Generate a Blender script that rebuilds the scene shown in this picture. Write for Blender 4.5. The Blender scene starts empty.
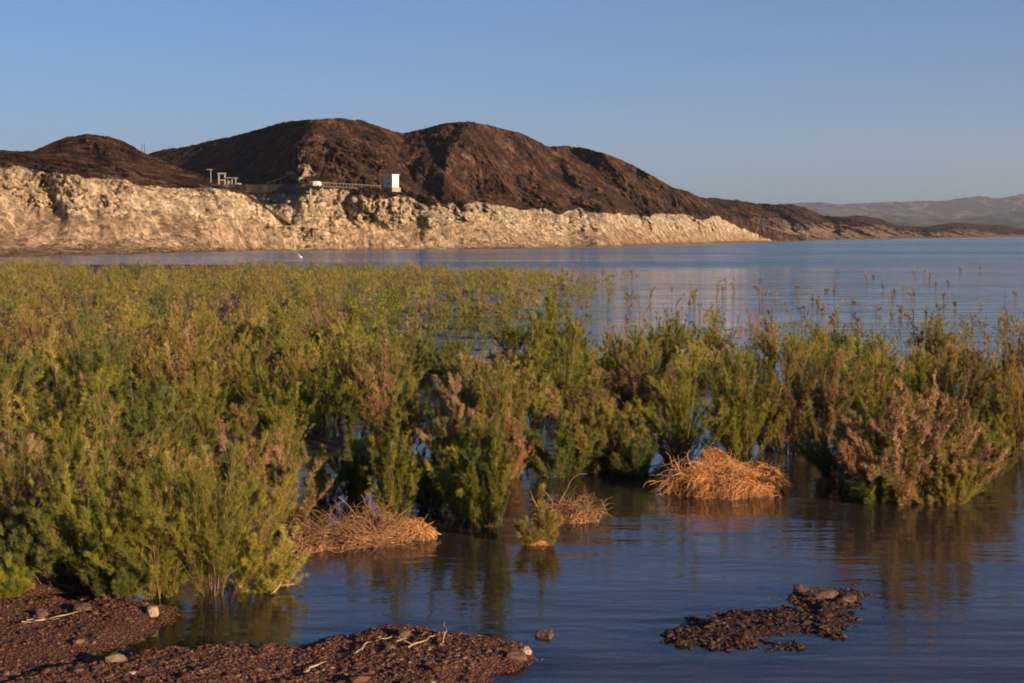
import bpy, math
import numpy as np
from math import radians, sin, cos, tan, pi
RS = np.random.RandomState
sc = bpy.context.scene
LINK = sc.collection.objects.link

# ------------------------------------------------------------------ camera geometry
H = 4.5; F = 1422.0; PITCH = math.atan(107.5/F)
ca, sa = cos(PITCH), sin(PITCH)
def ray(px, py):
    px = np.asarray(px, float); py = np.asarray(py, float)
    u = (px-512)/F; v = (341.5-py)/F
    return u, ca+v*sa, -sa+v*ca
def at_z(px, py, z=0.0):
    u, y, w = ray(px, py); t = (z-H)/w
    return np.stack([u*t, y*t, H+w*t], -1)
def at_d(px, py, D):
    u, y, w = ray(px, py); t = np.asarray(D, float)/y
    return np.stack([u*t, y*t, H+w*t], -1)
def to_px(x, y, z=0.0):
    dz = z-H; f = y*ca-dz*sa; up = y*sa+dz*ca
    f = np.maximum(f, 0.3)
    return 512+F*x/f, 341.5-F*up/f

# ------------------------------------------------------------------ noise
def _h(ix, iy, iz, s):
    n = (ix*374761393 + iy*668265263 + iz*2147483647 + s*1274126177) & 0xffffffff
    n = ((n ^ (n >> 13))*1274126177) & 0xffffffff
    n = ((n ^ (n >> 15))*2246822519) & 0xffffffff
    return ((n ^ (n >> 16)) & 0xffffff)/float(0xffffff)
def vn(x, y, z=0.0, s=0):
    x, y, z = np.broadcast_arrays(np.asarray(x, float), np.asarray(y, float), np.asarray(z, float))
    ix, iy, iz = [np.floor(a).astype(np.int64) for a in (x, y, z)]
    fx, fy, fz = x-ix, y-iy, z-iz
    fx, fy, fz = [a*a*a*(a*(a*6-15)+10) for a in (fx, fy, fz)]
    r = 0
    for a in (0, 1):
        for b in (0, 1):
            for c in (0, 1):
                r = r + _h(ix+a, iy+b, iz+c, s)*(fx if a else 1-fx)*(fy if b else 1-fy)*(fz if c else 1-fz)
    return r*2-1
def fbm(x, y, z=0.0, o=5, s=0, g=.5):
    r = 0; a = 1.; k = 1.
    for i in range(o):
        r = r + a*vn(x*k+i*7.3, y*k+i*3.1, z*k, s+i); a *= g; k *= 2.03
    return r
def ridged(x, y, z=0.0, o=5, s=0, g=.55):
    r = 0; a = 1.; k = 1.
    for i in range(o):
        r = r + a*(1-2*np.abs(vn(x*k+i*5.3, y*k+i*9.1, z*k, s+i))); a *= g; k *= 2.1
    return r
def sst(a, b, x):
    t = np.clip((x-a)/(b-a), 0, 1); return t*t*(3-2*t)

# ------------------------------------------------------------------ mesh helpers
def mk(name, V, Fc, mat=None, parent=None, col=None, smooth=False, attrs=None, link=True):
    V = np.ascontiguousarray(V, dtype=np.float32).reshape(-1, 3)
    Fc = np.ascontiguousarray(Fc, dtype=np.int32); k = Fc.shape[1]
    me = bpy.data.meshes.new(name)
    me.vertices.add(len(V)); me.vertices.foreach_set('co', V.ravel())
    me.loops.add(Fc.size); me.loops.foreach_set('vertex_index', Fc.ravel())
    me.polygons.add(len(Fc)); me.polygons.foreach_set('loop_start', np.arange(0, Fc.size, k, dtype=np.int32))
    me.polygons.foreach_set('use_smooth', np.full(len(Fc), smooth, dtype=bool))
    me.update(calc_edges=True)
    if col is not None:
        c = np.ones((len(V), 4), np.float32); c[:, :3] = col
        a = me.color_attributes.new('Col', 'FLOAT_COLOR', 'POINT'); a.data.foreach_set('color', c.ravel())
    for n, v in (attrs or {}).items():
        a = me.attributes.new(n, 'FLOAT', 'POINT'); a.data.foreach_set('value', np.ascontiguousarray(v, np.float32).ravel())
    if mat: me.materials.append(mat)
    o = bpy.data.objects.new(name, me)
    if link: LINK(o)
    if parent is not None: o.parent = parent
    return o
def grid_faces(R, C):
    i = np.arange(R*C).reshape(R, C)
    return np.stack([i[:-1, :-1], i[:-1, 1:], i[1:, 1:], i[1:, :-1]], -1).reshape(-1, 4)
def grid(name, P, mat, attrs=None, smooth=True, flip=False, col=None):
    R, C = P.shape[:2]; f = grid_faces(R, C)
    if flip: f = f[:, ::-1]
    return mk(name, P.reshape(-1, 3), f, mat, None, col, smooth, attrs)
def norm(a): return a/np.maximum(np.linalg.norm(a, axis=-1, keepdims=True), 1e-9)
def tubes(P, R, sides=4):
    """P (N,K,3) polylines, R (N,K) radii -> quads"""
    P = np.asarray(P, float); N, K = P.shape[:2]
    T = norm(np.gradient(P, axis=1))
    ref = np.zeros_like(T); ref[..., 0] = 1; m = np.abs(T[..., 0]) > .8; ref[m] = (0, 1, 0)
    A = norm(np.cross(T, ref)); B = np.cross(T, A)
    th = np.arange(sides)*2*pi/sides
    V = P[:, :, None] + R[:, :, None, None]*(A[:, :, None]*np.cos(th)[:, None]+B[:, :, None]*np.sin(th)[:, None])
    idx = np.arange(N*K*sides).reshape(N, K, sides); nx = np.roll(idx, -1, axis=2)
    Fq = np.stack([idx[:, :-1], nx[:, :-1], nx[:, 1:], idx[:, 1:]], -1).reshape(-1, 4)
    return V.reshape(-1, 3), Fq
def boxv(x0, x1, y0, y1, z0, z1):
    V = np.array([[x, y, z] for x in (x0, x1) for y in (y0, y1) for z in (z0, z1)], float)
    Fq = np.array([[0, 1, 3, 2], [4, 6, 7, 5], [0, 4, 5, 1], [2, 3, 7, 6], [0, 2, 6, 4], [1, 5, 7, 3]])
    return V, Fq
def join(parts):
    V = []; Fq = []; n = 0
    for v, f in parts:
        V.append(v); Fq.append(f+n); n += len(v)
    return np.concatenate(V), np.concatenate(Fq)
def tag(o, label=None, cat=None, group=None, kind=None):
    if label: o['label'] = label
    if cat: o['category'] = cat
    if group: o['group'] = group
    if kind: o['kind'] = kind
    return o
def empty(name, loc=(0, 0, 0), rz=0):
    o = bpy.data.objects.new(name, None); o.location = loc; o.rotation_euler = (0, 0, rz); o.empty_display_size = .2
    LINK(o); return o

# ------------------------------------------------------------------ materials
def mat(name):
    m = bpy.data.materials.new(name); m.use_nodes = True
    nt = m.node_tree; nt.nodes.clear()
    out = nt.nodes.new('ShaderNodeOutputMaterial'); return m, nt, out
def N(nt, t, **kw):
    n = nt.nodes.new(t)
    for k, v in kw.items(): setattr(n, k, v)
    return n
def setv(n, **kw):
    for k, v in kw.items(): n.inputs[k.replace('_', ' ')].default_value = v
def ramp(nt, fac, stops):
    r = N(nt, 'ShaderNodeValToRGB'); e = r.color_ramp.elements
    while len(e) < len(stops): e.new(.5)
    for i, (p, c) in enumerate(stops):
        e[i].position = p; e[i].color = (*c, 1) if len(c) == 3 else c
    nt.links.new(fac, r.inputs[0]); return r.outputs[0]
def mixc(nt, fac, a, b, mode='MIX'):
    m = N(nt, 'ShaderNodeMix', data_type='RGBA', blend_type=mode)
    for k, v in ((0, fac), (6, a), (7, b)):
        if hasattr(v, 'is_linked'): nt.links.new(v, m.inputs[k])
        else: m.inputs[k].default_value = v if k == 0 else ((*v, 1) if len(v) == 3 else v)
    return m.outputs[2]
def math_(nt, op, a, b=0.0, c=None):
    m = N(nt, 'ShaderNodeMath', operation=op)
    for i, v in enumerate((a, b) if c is None else (a, b, c)):
        if hasattr(v, 'is_linked'): nt.links.new(v, m.inputs[i])
        else: m.inputs[i].default_value = v
    return m.outputs[0]
def noise(nt, vec, scale, detail=5, rough=.55, dist=0):
    n = N(nt, 'ShaderNodeTexNoise'); n.inputs['Scale'].default_value = scale; n.inputs['Detail'].default_value = detail
    n.inputs['Roughness'].default_value = rough; n.inputs['Distortion'].default_value = dist
    nt.links.new(vec, n.inputs['Vector']); return n.outputs[0]
def mapv(nt, vec, s):
    m = N(nt, 'ShaderNodeVectorMath', operation='MULTIPLY'); nt.links.new(vec, m.inputs[0]); m.inputs[1].default_value = s
    return m.outputs[0]

def foliage_mat(name, trans=.5):
    m, nt, out = mat(name)
    a = N(nt, 'ShaderNodeAttribute', attribute_name='Col')
    oi = N(nt, 'ShaderNodeObjectInfo')
    hs = N(nt, 'ShaderNodeHueSaturation')
    mr = N(nt, 'ShaderNodeMapRange'); nt.links.new(oi.outputs['Random'], mr.inputs[0]); mr.inputs[3].default_value = .485; mr.inputs[4].default_value = .515
    mr2 = N(nt, 'ShaderNodeMapRange'); nt.links.new(math_(nt, 'FRACT', math_(nt, 'MULTIPLY', oi.outputs['Random'], 17.3)), mr2.inputs[0]); mr2.inputs[3].default_value = .8; mr2.inputs[4].default_value = 1.2
    nt.links.new(mr.outputs[0], hs.inputs['Hue']); nt.links.new(mr2.outputs[0], hs.inputs['Value'])
    nt.links.new(a.outputs[0], hs.inputs['Color'])
    d = N(nt, 'ShaderNodeBsdfDiffuse'); t = N(nt, 'ShaderNodeBsdfTranslucent')
    nt.links.new(hs.outputs[0], d.inputs[0]); nt.links.new(hs.outputs[0], t.inputs[0])
    mx = N(nt, 'ShaderNodeMixShader'); mx.inputs[0].default_value = trans
    nt.links.new(d.outputs[0], mx.inputs[1]); nt.links.new(t.outputs[0], mx.inputs[2])
    nt.links.new(mx.outputs[0], out.inputs[0]); return m
M_FOL = foliage_mat('tamarisk_leaf')
M_FLO = foliage_mat('tamarisk_blossom', .25)
def simple(name, c1, c2, scale=3., rough=.85, bump=0.0, bscale=20., coord='Object', metal=0):
    m, nt, out = mat(name); tc = N(nt, 'ShaderNodeTexCoord'); v = tc.outputs[coord]
    b = N(nt, 'ShaderNodeBsdfPrincipled'); b.inputs['Roughness'].default_value = rough; b.inputs['Specular IOR Level'].default_value = .25
    b.inputs['Metallic'].default_value = metal
    nt.links.new(ramp(nt, noise(nt, v, scale), [(.3, c1), (.7, c2)]), b.inputs['Base Color'])
    if bump:
        bp = N(nt, 'ShaderNodeBump'); bp.inputs['Distance'].default_value = bump; nt.links.new(noise(nt, v, bscale, 6), bp.inputs['Height'])
        nt.links.new(bp.outputs[0], b.inputs['Normal'])
    nt.links.new(b.outputs[0], out.inputs[0]); return m
M_STEM = simple('stem_bark', (.10, .055, .03), (.17, .09, .05), 8)
M_TWIG = simple('dead_twig', (.10, .045, .022), (.38, .21, .11), 3)
M_STRAW = simple('dry_straw', (.30, .13, .045), (.70, .36, .14), 2.2)
M_WOOD = simple('driftwood', (.26, .17, .10), (.44, .31, .19), 6)
M_MAT = simple('rotted_mat', (.06, .03, .018), (.13, .065, .035), 9, bump=.02, bscale=30)
M_ROCK = simple('rock', (.06, .035, .027), (.13, .075, .052), 5, bump=.01, bscale=22)
M_PALEROCK = simple('pale_rock', (.25, .16, .11), (.42, .29, .21), 7, bump=.006, bscale=25)
M_WHITE = simple('white_paint', (.50, .50, .48), (.66, .66, .63), 1)
M_GREY = simple('weathered_metal', (.20, .18, .16), (.34, .30, .26), 2, rough=.6)
M_DARK = simple('dark_opening', (.02, .02, .025), (.035, .035, .04), 2)
M_CONC = simple('concrete', (.22, .17, .125), (.32, .25, .19), 1)
M_DKWALL = simple('dark_revetment', (.05, .035, .028), (.10, .07, .055), .6, bump=.3, bscale=1.5)

def pebble_mat():
    m, nt, out = mat('pebbles'); a = N(nt, 'ShaderNodeAttribute', attribute_name='Col')
    b = N(nt, 'ShaderNodeBsdfPrincipled'); b.inputs['Roughness'].default_value = .7; b.inputs['Specular IOR Level'].default_value = .35
    g = N(nt, 'ShaderNodeNewGeometry'); nz = noise(nt, g.outputs['Position'], 60, 3)
    nt.links.new(mixc(nt, .6, a.outputs[0], ramp(nt, nz, [(.3, (.5, .5, .5)), (.7, (1, 1, 1))]), 'MULTIPLY'), b.inputs['Base Color'])
    nt.links.new(b.outputs[0], out.inputs[0]); return m
M_PEB = pebble_mat()

def ground_mat():
    m, nt, out = mat('mud_and_gravel'); g = N(nt, 'ShaderNodeNewGeometry'); v = g.outputs['Position']
    b = N(nt, 'ShaderNodeBsdfPrincipled'); b.inputs['Specular IOR Level'].default_value = .3
    c = ramp(nt, noise(nt, v, 2.2, 8, .65), [(.3, (.055, .022, .012)), (.55, (.095, .040, .022)), (.75, (.15, .070, .042))])
    vo = N(nt, 'ShaderNodeTexVoronoi'); vo.inputs['Scale'].default_value = 38; nt.links.new(v, vo.inputs['Vector'])
    c = mixc(nt, .55, c, ramp(nt, vo.outputs['Color'], [(.1, (.35, .3, .3)), (.9, (1.5, 1.35, 1.25))]), 'MULTIPLY')
    sp = N(nt, 'ShaderNodeSeparateXYZ'); nt.links.new(v, sp.inputs[0])
    wet = N(nt, 'ShaderNodeMapRange'); nt.links.new(sp.outputs[2], wet.inputs[0]); wet.inputs[1].default_value = .0; wet.inputs[2].default_value = .06
    wet.inputs[3].default_value = .55; wet.inputs[4].default_value = 1
    c = mixc(nt, 1.0, c, wet.outputs[0], 'MULTIPLY'); nt.links.new(c, b.inputs['Base Color'])
    r = N(nt, 'ShaderNodeMapRange'); nt.links.new(sp.outputs[2], r.inputs[0]); r.inputs[1].default_value = .0; r.inputs[2].default_value = .07
    r.inputs[3].default_value = .35; r.inputs[4].default_value = .9; nt.links.new(r.outputs[0], b.inputs['Roughness'])
    bp = N(nt, 'ShaderNodeBump'); bp.inputs['Distance'].default_value = .03; nt.links.new(math_(nt, 'ADD', noise(nt, v, 30, 5), vo.outputs['Distance']), bp.inputs['Height'])
    nt.links.new(bp.outputs[0], b.inputs['Normal']); nt.links.new(b.outputs[0], out.inputs[0]); return m

def rock_mat(name, dark=((.022, .015, .013), (.060, .035, .026), (.175, .095, .060)), pale=((.22, .15, .10), (.46, .35, .24), (.62, .50, .365)), sc_=1.0, bd=1.6):
    m, nt, out = mat(name); g = N(nt, 'ShaderNodeNewGeometry'); v = g.outputs['Position']
    a = N(nt, 'ShaderNodeAttribute', attribute_name='ring'); bch = N(nt, 'ShaderNodeAttribute', attribute_name='beach')
    n1 = noise(nt, v, .12*sc_, 8, .62); n2 = noise(nt, v, .55*sc_, 9, .8)
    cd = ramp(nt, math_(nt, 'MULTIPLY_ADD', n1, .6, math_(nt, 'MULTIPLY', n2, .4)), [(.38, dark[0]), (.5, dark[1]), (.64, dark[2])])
    cp = ramp(nt, math_(nt, 'MULTIPLY_ADD', n1, .45, math_(nt, 'MULTIPLY', n2, .55)), [(.36, pale[0]), (.48, pale[1]), (.62, pale[2])])
    # scattered dark boulders and scrub
    vo = N(nt, 'ShaderNodeTexVoronoi'); vo.inputs['Scale'].default_value = .5*sc_; nt.links.new(v, vo.inputs['Vector'])
    cp = mixc(nt, 1.0, cp, ramp(nt, vo.outputs['Distance'], [(.12, (.55, .5, .45)), (.34, (1, 1, 1))]), 'MULTIPLY')
    cd = mixc(nt, .8, cd, ramp(nt, vo.outputs['Distance'], [(.1, (.5, .5, .45)), (.3, (1.1, 1.1, 1.1))]), 'MULTIPLY')
    vr = N(nt, 'ShaderNodeTexVoronoi'); vr.inputs['Scale'].default_value = .85*sc_; nt.links.new(v, vr.inputs['Vector'])
    vq = N(nt, 'ShaderNodeTexVoronoi'); vq.inputs['Scale'].default_value = .33*sc_; nt.links.new(v, vq.inputs['Vector'])
    sx = N(nt, 'ShaderNodeSeparateXYZ'); nt.links.new(vr.outputs['Color'], sx.inputs[0])
    sy = N(nt, 'ShaderNodeSeparateXYZ'); nt.links.new(vq.outputs['Color'], sy.inputs[0])
    cell = math_(nt, 'MULTIPLY', math_(nt, 'MULTIPLY_ADD', sx.outputs[0], .85, .55), math_(nt, 'MULTIPLY_ADD', sy.outputs[0], .6, .7))
    cp = mixc(nt, 1.0, cp, cell, 'MULTIPLY'); cd = mixc(nt, 1.0, cd, cell, 'MULTIPLY')
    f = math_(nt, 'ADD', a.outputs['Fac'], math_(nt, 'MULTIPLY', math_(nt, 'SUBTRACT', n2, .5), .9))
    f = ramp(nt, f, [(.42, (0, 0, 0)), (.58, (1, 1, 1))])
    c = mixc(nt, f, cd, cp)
    cb = ramp(nt, n2, [(.35, (.17, .105, .068)), (.5, (.28, .19, .125)), (.7, (.40, .295, .205))])
    cb = mixc(nt, 1.0, cb, ramp(nt, vo.outputs['Distance'], [(.10, (.5, .45, .42)), (.32, (1.08, 1.08, 1.08))]), 'MULTIPLY')
    cb = mixc(nt, 1.0, cb, cell, 'MULTIPLY')
    c = mixc(nt, bch.outputs['Fac'], c, cb)
    b = N(nt, 'ShaderNodeBsdfDiffuse'); nt.links.new(c, b.inputs[0])
    bp = N(nt, 'ShaderNodeBump'); bp.inputs['Distance'].default_value = bd; bp.inputs['Strength'].default_value = 1.0
    nt.links.new(math_(nt, 'ADD', math_(nt, 'MULTIPLY', noise(nt, v, .7*sc_, 9, .75), 1.2), math_(nt, 'ADD', math_(nt, 'MULTIPLY', vr.outputs['Distance'], -.55), math_(nt, 'MULTIPLY', vq.outputs['Distance'], -.5))), bp.inputs['Height'])
    nt.links.new(bp.outputs[0], b.inputs['Normal']); nt.links.new(b.outputs[0], out.inputs[0]); return m

def water_mat():
    m, nt, out = mat('lake_water'); g = N(nt, 'ShaderNodeNewGeometry'); v = g.outputs['Position']
    wind = N(nt, 'ShaderNodeAttribute', attribute_name='wind').outputs['Fac']
    dep = N(nt, 'ShaderNodeAttribute', attribute_name='depth').outputs['Fac']
    # ripples (heights in metres)
    a = noise(nt, mapv(nt, v, (1.3, 3.2, 1)), 1.0, 3, .5, .4)
    b_ = noise(nt, mapv(nt, v, (4.5, 9, 1)), 1.0, 3, .55, .3)
    c_ = noise(nt, mapv(nt, v, (.16, .7, 1)), 1.0, 3, .5, .5)
    h = math_(nt, 'MULTIPLY', a, .0095)
    h = math_(nt, 'MULTIPLY_ADD', b_, .0036, h)
    h = math_(nt, 'MULTIPLY_ADD', c_, .028, h)
    d_ = noise(nt, mapv(nt, v, (.035, .17, 1)), 1.0, 4, .6, .6)
    h = math_(nt, 'MULTIPLY_ADD', d_, .10, h)
    e_ = noise(nt, mapv(nt, v, (.08, .55, 1)), 1.0, 3, .6, .8)
    h = math_(nt, 'MULTIPLY_ADD', e_, math_(nt, 'MULTIPLY', N(nt, 'ShaderNodeAttribute', attribute_name='chop').outputs['Fac'], .18), h)
    far_ = N(nt, 'ShaderNodeAttribute', attribute_name='chop').outputs['Fac']
    h = math_(nt, 'MULTIPLY', h, math_(nt, 'MULTIPLY_ADD', wind, 2.5, 1.0))
    bp = N(nt, 'ShaderNodeBump'); bp.inputs['Distance'].default_value = 1.0; bp.inputs['Strength'].default_value = 1.0; nt.links.new(h, bp.inputs['Height'])
    gl = N(nt, 'ShaderNodeBsdfGlossy'); gl.inputs[0].default_value = (1, 1, 1, 1)
    nt.links.new(math_(nt, 'ADD', math_(nt, 'MULTIPLY_ADD', wind, .13, .02), math_(nt, 'MULTIPLY', far_, .03)), gl.inputs['Roughness']); nt.links.new(bp.outputs[0], gl.inputs['Normal'])
    fr = N(nt, 'ShaderNodeFresnel'); fr.inputs[0].default_value = 1.42; nt.links.new(bp.outputs[0], fr.inputs['Normal'])
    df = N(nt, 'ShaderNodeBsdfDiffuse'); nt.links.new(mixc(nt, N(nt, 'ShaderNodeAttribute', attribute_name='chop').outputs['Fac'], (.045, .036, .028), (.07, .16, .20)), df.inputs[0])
    tr = N(nt, 'ShaderNodeBsdfTransparent'); tr.inputs[0].default_value = (.75, .68, .55, 1)
    dm = N(nt, 'ShaderNodeMapRange'); nt.links.new(dep, dm.inputs[0]); dm.inputs[1].default_value = 0; dm.inputs[2].default_value = .30
    body = N(nt, 'ShaderNodeMixShader'); nt.links.new(dm.outputs[0], body.inputs[0]); nt.links.new(tr.outputs[0], body.inputs[1]); nt.links.new(df.outputs[0], body.inputs[2])
    mx = N(nt, 'ShaderNodeMixShader'); nt.links.new(fr.outputs[0], mx.inputs[0]); nt.links.new(body.outputs[0], mx.inputs[1]); nt.links.new(gl.outputs[0], mx.inputs[2])
    nt.links.new(mx.outputs[0], out.inputs[0]); return m

# ------------------------------------------------------------------ ground
def sd_poly(x, y, poly):
    """signed distance, positive inside"""
    P = np.asarray(poly, float); d = np.full(x.shape, 1e9); ins = np.zeros(x.shape, bool)
    for i in range(len(P)):
        a = P[i]; b = P[(i+1) % len(P)]; e = b-a
        t = np.clip(((x-a[0])*e[0]+(y-a[1])*e[1])/(e@e), 0, 1)
        d = np.minimum(d, (x-a[0]-t*e[0])**2+(y-a[1]-t*e[1])**2)
        c = ((a[1] > y) != (b[1] > y))
        with np.errstate(divide='ignore', invalid='ignore'):
            xi = e[0]*(y-a[1])/(e[1] if e[1] != 0 else 1e-9)+a[0]
        ins ^= c & (x < xi)
    d = np.sqrt(d); return np.where(ins, d, -d)
def PX(pts): return [tuple(at_z(a, b)[:2]) for a, b in pts]
BARS = [
    (PX([(-260, 590), (-40, 598), (30, 596), (80, 600), (120, 600), (158, 610), (165, 622), (150, 640), (110, 652), (60, 668), (0, 740), (-260, 900)]), .07),
    (PX([(-120, 720), (60, 664), (180, 648), (300, 641), (370, 628), (410, 626), (450, 634), (520, 641), (535, 652), (520, 664), (488, 676), (470, 700), (430, 800), (-100, 800)]), .10),
    (PX([(652, 637), (690, 622), (740, 610), (785, 606), (795, 588), (850, 588), (890, 602), (872, 618), (846, 632), (800, 636), (755, 650), (690, 650)]), .02),
]
LEFT = PX([(-900, 598), (-40, 597), (120, 597), (200, 588), (235, 560), (215, 480), (245, 420), (260, 350), (330, 300), (300, 278), (-900, 268)])
SPIT = PX([(-300, 267), (60, 266), (215, 266), (260, 268), (230, 273), (60, 274), (-300, 276)])
STREAK = PX([(150, 263.2), (320, 262.6), (400, 262.4), (410, 263.4), (300, 264.2), (150, 264.6)])
def ground_h(x, y):
    n = fbm(x*.9, y*.9, 0, 4, 11); n2 = fbm(x*5, y*5, 0, 3, 31)
    h = -.45-.004*np.clip(y-30, 0, 600)-.1*sst(30, 10, y)+.10*fbm(x*.35, y*.35, 0, 3, 5)
    for bi_, (poly, top) in enumerate(BARS):
        d = sd_poly(x, y, poly)+(.2, .2, .32)[bi_]+(.22*fbm(x*1.6, y*1.6, 0, 3, 55) if bi_ == 2 else 0)+.12*n+.05*n2
        h = np.maximum(h, -.22+(.22+top)*sst(-.75, .75, d)+.03*n+.012*n2*sst(-.2, .1, d))
    d = sd_poly(x, y, LEFT)
    h = np.maximum(h, -.25+.30*sst(-1.0, .8, d)+.10*n+.02*n2)
    for q, t in ((SPIT, .25),):
        d = sd_poly(x, y, q); h = np.maximum(h, -.5+(.5+t)*sst(-2.5, 1.0, d+.8*n))
    # hummocks under the standing bushes
    px, py = to_px(x, y)
    mid = sst(280, 300, px)*sst(620, 560, px)*sst(505, 460, py)*sst(268, 285, py)*(y > 8)
    h = np.maximum(h, mid*(-.10+.22*fbm(x*.5, y*.5, 0, 3, 77))-.6*(1-mid))
    # bank the picture was taken from, behind and beneath the viewer
    h = np.maximum(h, -.5+3.1*sst(9.5, -1, y+.3*n)+.05*n)
    return h
ys = [-40., -20, -10, -5, 0, 3, 6, 8, 10, 11.5, 12.5, 13.2]
y = 13.6
while y < 13000:
    ys.append(y); y += max(.045, (y*.0042 if y < 60 else y*.008 if y < 600 else y*.05))
ys = np.array(ys)
ss = np.linspace(-1, 1, 421)
GY, GS = np.meshgrid(ys, ss, indexing='ij')
GX = GS*(np.maximum(GY, 0)*.62+6+np.maximum(-GY, 0)*1.0+(np.abs(GS) > .985)*np.where(GY < 60, 40, 0))
GH = ground_h(GX, GY)
farlow = sst(400, 2500, GY)*-20
grid('ground', np.stack([GX, GY, GH+farlow], -1), ground_mat()); tag(bpy.data.objects['ground'], kind='structure')
px, py = to_px(GX, GY)
st = fbm(GX*.01, GY*.045, 0, 3, 91)
wind = sst(150, 215, GY-40*sst(640, 1000, px)*(1) )
wind = np.clip(wind*(.75+.5*st), 0, 1.2)
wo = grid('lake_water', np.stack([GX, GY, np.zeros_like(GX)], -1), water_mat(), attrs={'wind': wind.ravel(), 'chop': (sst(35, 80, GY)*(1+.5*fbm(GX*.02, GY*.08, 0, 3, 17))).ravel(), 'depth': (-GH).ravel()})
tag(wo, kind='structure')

# ------------------------------------------------------------------ hills
def ip(tab, x): t = np.array(tab, float); return np.interp(x, t[:, 0], t[:, 1])
def smooth1(a, k=5):
    w = np.ones(k)/k; return np.convolve(np.pad(a, k//2, mode='edge'), w, 'valid')
def hill(name, p0, p1, step, rows, material, nrow, amp, wl_, seed, gullies=(), ringtab=None, beachrow=1, zrough=.25, back=160, backdrop=30, raw=2.0):
    """rows: list of (py table, D table); D table None = where the water surface is"""
    u = np.arange(p0, p1+step, step)
    Y = []; D = []
    for yt, dt in rows:
        yy = smooth1(ip(yt, u), 7)
        Y.append(yy)
        D.append(np.full_like(u, np.nan) if dt is None else smooth1(ip(dt, u), 15))
    Y = np.array(Y); D = np.array(D)
    D[0] = at_z(u, Y[0])[:, 1]
    for i in range(1, len(Y)):
        Y[i] = np.minimum(Y[i], Y[i-1]-.15); D[i] = np.maximum(D[i], D[i-1]+.6)
    t = np.linspace(0, len(Y)-1, nrow)
    k = np.clip(t.astype(int), 0, len(Y)-2); f = (t-k)
    def cr(A):
        a0 = A[np.clip(k-1, 0, len(Y)-1)]; a1 = A[k]; a2 = A[k+1]; a3 = A[np.clip(k+2, 0, len(Y)-1)]; g = f[:, None]
        m1 = (a2-a0)*.35; m2 = (a3-a1)*.35
        return (2*g**3-3*g**2+1)*a1+(g**3-2*g**2+g)*m1+(-2*g**3+3*g**2)*a2+(g**3-g**2)*m2
    YY = cr(Y); DD = cr(D); UU = np.broadcast_to(u, YY.shape)
    dw = DD[0:1]
    env = sst(0, .35, (DD-dw)/np.maximum(D[1]-dw, 1))   # no relief right at the waterline
    P = at_d(UU, YY, DD)
    w = wl_
    X_, Y_, Z_ = P[..., 0], P[..., 1], P[..., 2]
    if ringtab:
        rt = ip(ringtab, UU)[...]; y1 = Y[1][None]
        tal = sst(0, 1, (YY-(y1*.40+rt*.60))/(.30*np.maximum(y1-rt, 2))+.45*fbm(UU*.035, YY*.03, 0, 4, seed+70))
        clf = sst(rt-3, rt+2, YY)*(1-tal)
    else:
        tal = np.zeros_like(YY); clf = tal
    rel = ridged(X_/w, Z_/(w*2.4), Y_/(w*2.2), 4, seed, .5)*amp
    rough = 1-.93*tal
    if p0 == 60: rough = rough*(.25+.75*sst(302, 318, UU)+.6*sst(190, 180, YY)*sst(318, 302, UU))
    sl = X_+w*.25*fbm(X_/(w*.5), Z_/(w*.4), 0, 3, seed+5)
    pat = sst(-.15, .5, fbm(X_/(w*.9), Z_/(w*.7), Y_/w, 3, seed+51))
    # drainage cuts running down the slope
    rel -= ridged(sl/(w*.36), Z_/(w*1.6), Y_/(w*3), 3, seed+21, .55)*amp*.36*rough*(1-.45*clf)
    rel -= np.abs(fbm(sl/(w*.10), Z_/(w*.42), 0, 3, seed+25, .6))*amp*(.12+.20*clf)*rough*(.5+.8*pat)
    # outcrops: patchy roughness of several sizes
    rel += fbm(X_/(w*.22), Z_/(w*.22), Y_/(w*.3), 5, seed+9, .62)*amp*.30*rough*(.35+pat)
    rel += fbm(X_/(w*.06), Z_/(w*.045), Y_/(w*.08), 4, seed+29, .75)*amp*.26*(.12+.88*rough)*(.5+.9*pat)
    # ledges: level beds standing out of the cliff
    rel -= clf*amp*.22*sst(.1, .5, vn(Z_*.9+.15*fbm(X_*.05, 0, 0, 2, seed), X_*.02, 0, seed+81))
    for pts, ga, gw, asym in gullies:
        best = np.full(YY.shape, 1e9); sg = np.zeros(YY.shape)
        WU = UU+3.5*fbm(UU*.06, YY*.06, 0, 4, seed+61); WY = YY+2.5*fbm(UU*.06, YY*.06, 9, 3, seed+62)
        for (ax, ay), (bx, by) in zip(pts[:-1], pts[1:]):
            ex, ey = bx-ax, by-ay; L = ex*ex+ey*ey
            tt = np.clip(((WU-ax)*ex+(WY-ay)*ey)/L, 0, 1)
            dx = WU-ax-tt*ex; dy = WY-ay-tt*ey; d = np.hypot(dx, dy)
            s_ = np.sign(dx*ey-dy*ex); m_ = d < best; best = np.where(m_, d, best); sg = np.where(m_, s_, sg)
        wloc = np.where(sg > 0, gw*asym, gw)
        rel += ga*np.exp(-(best/wloc)**2)
    DN = DD+rel*env
    P = at_d(UU, YY, np.maximum(DN, dw*.97))
    P[..., 2] += fbm(P[..., 0]/(w*.12), P[..., 1]/(w*.12), P[..., 2]/(w*.12), 3, seed+3)*zrough*env
    P[..., 2] = np.where(env > .02, np.maximum(P[..., 2], .05), -.6)
    rg = np.clip(.5+(YY-ip(ringtab, UU)-3*fbm(UU*.05, UU*0, 0, 4, seed+44))/5.0, 0, 1) if ringtab else np.zeros_like(YY)
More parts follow.
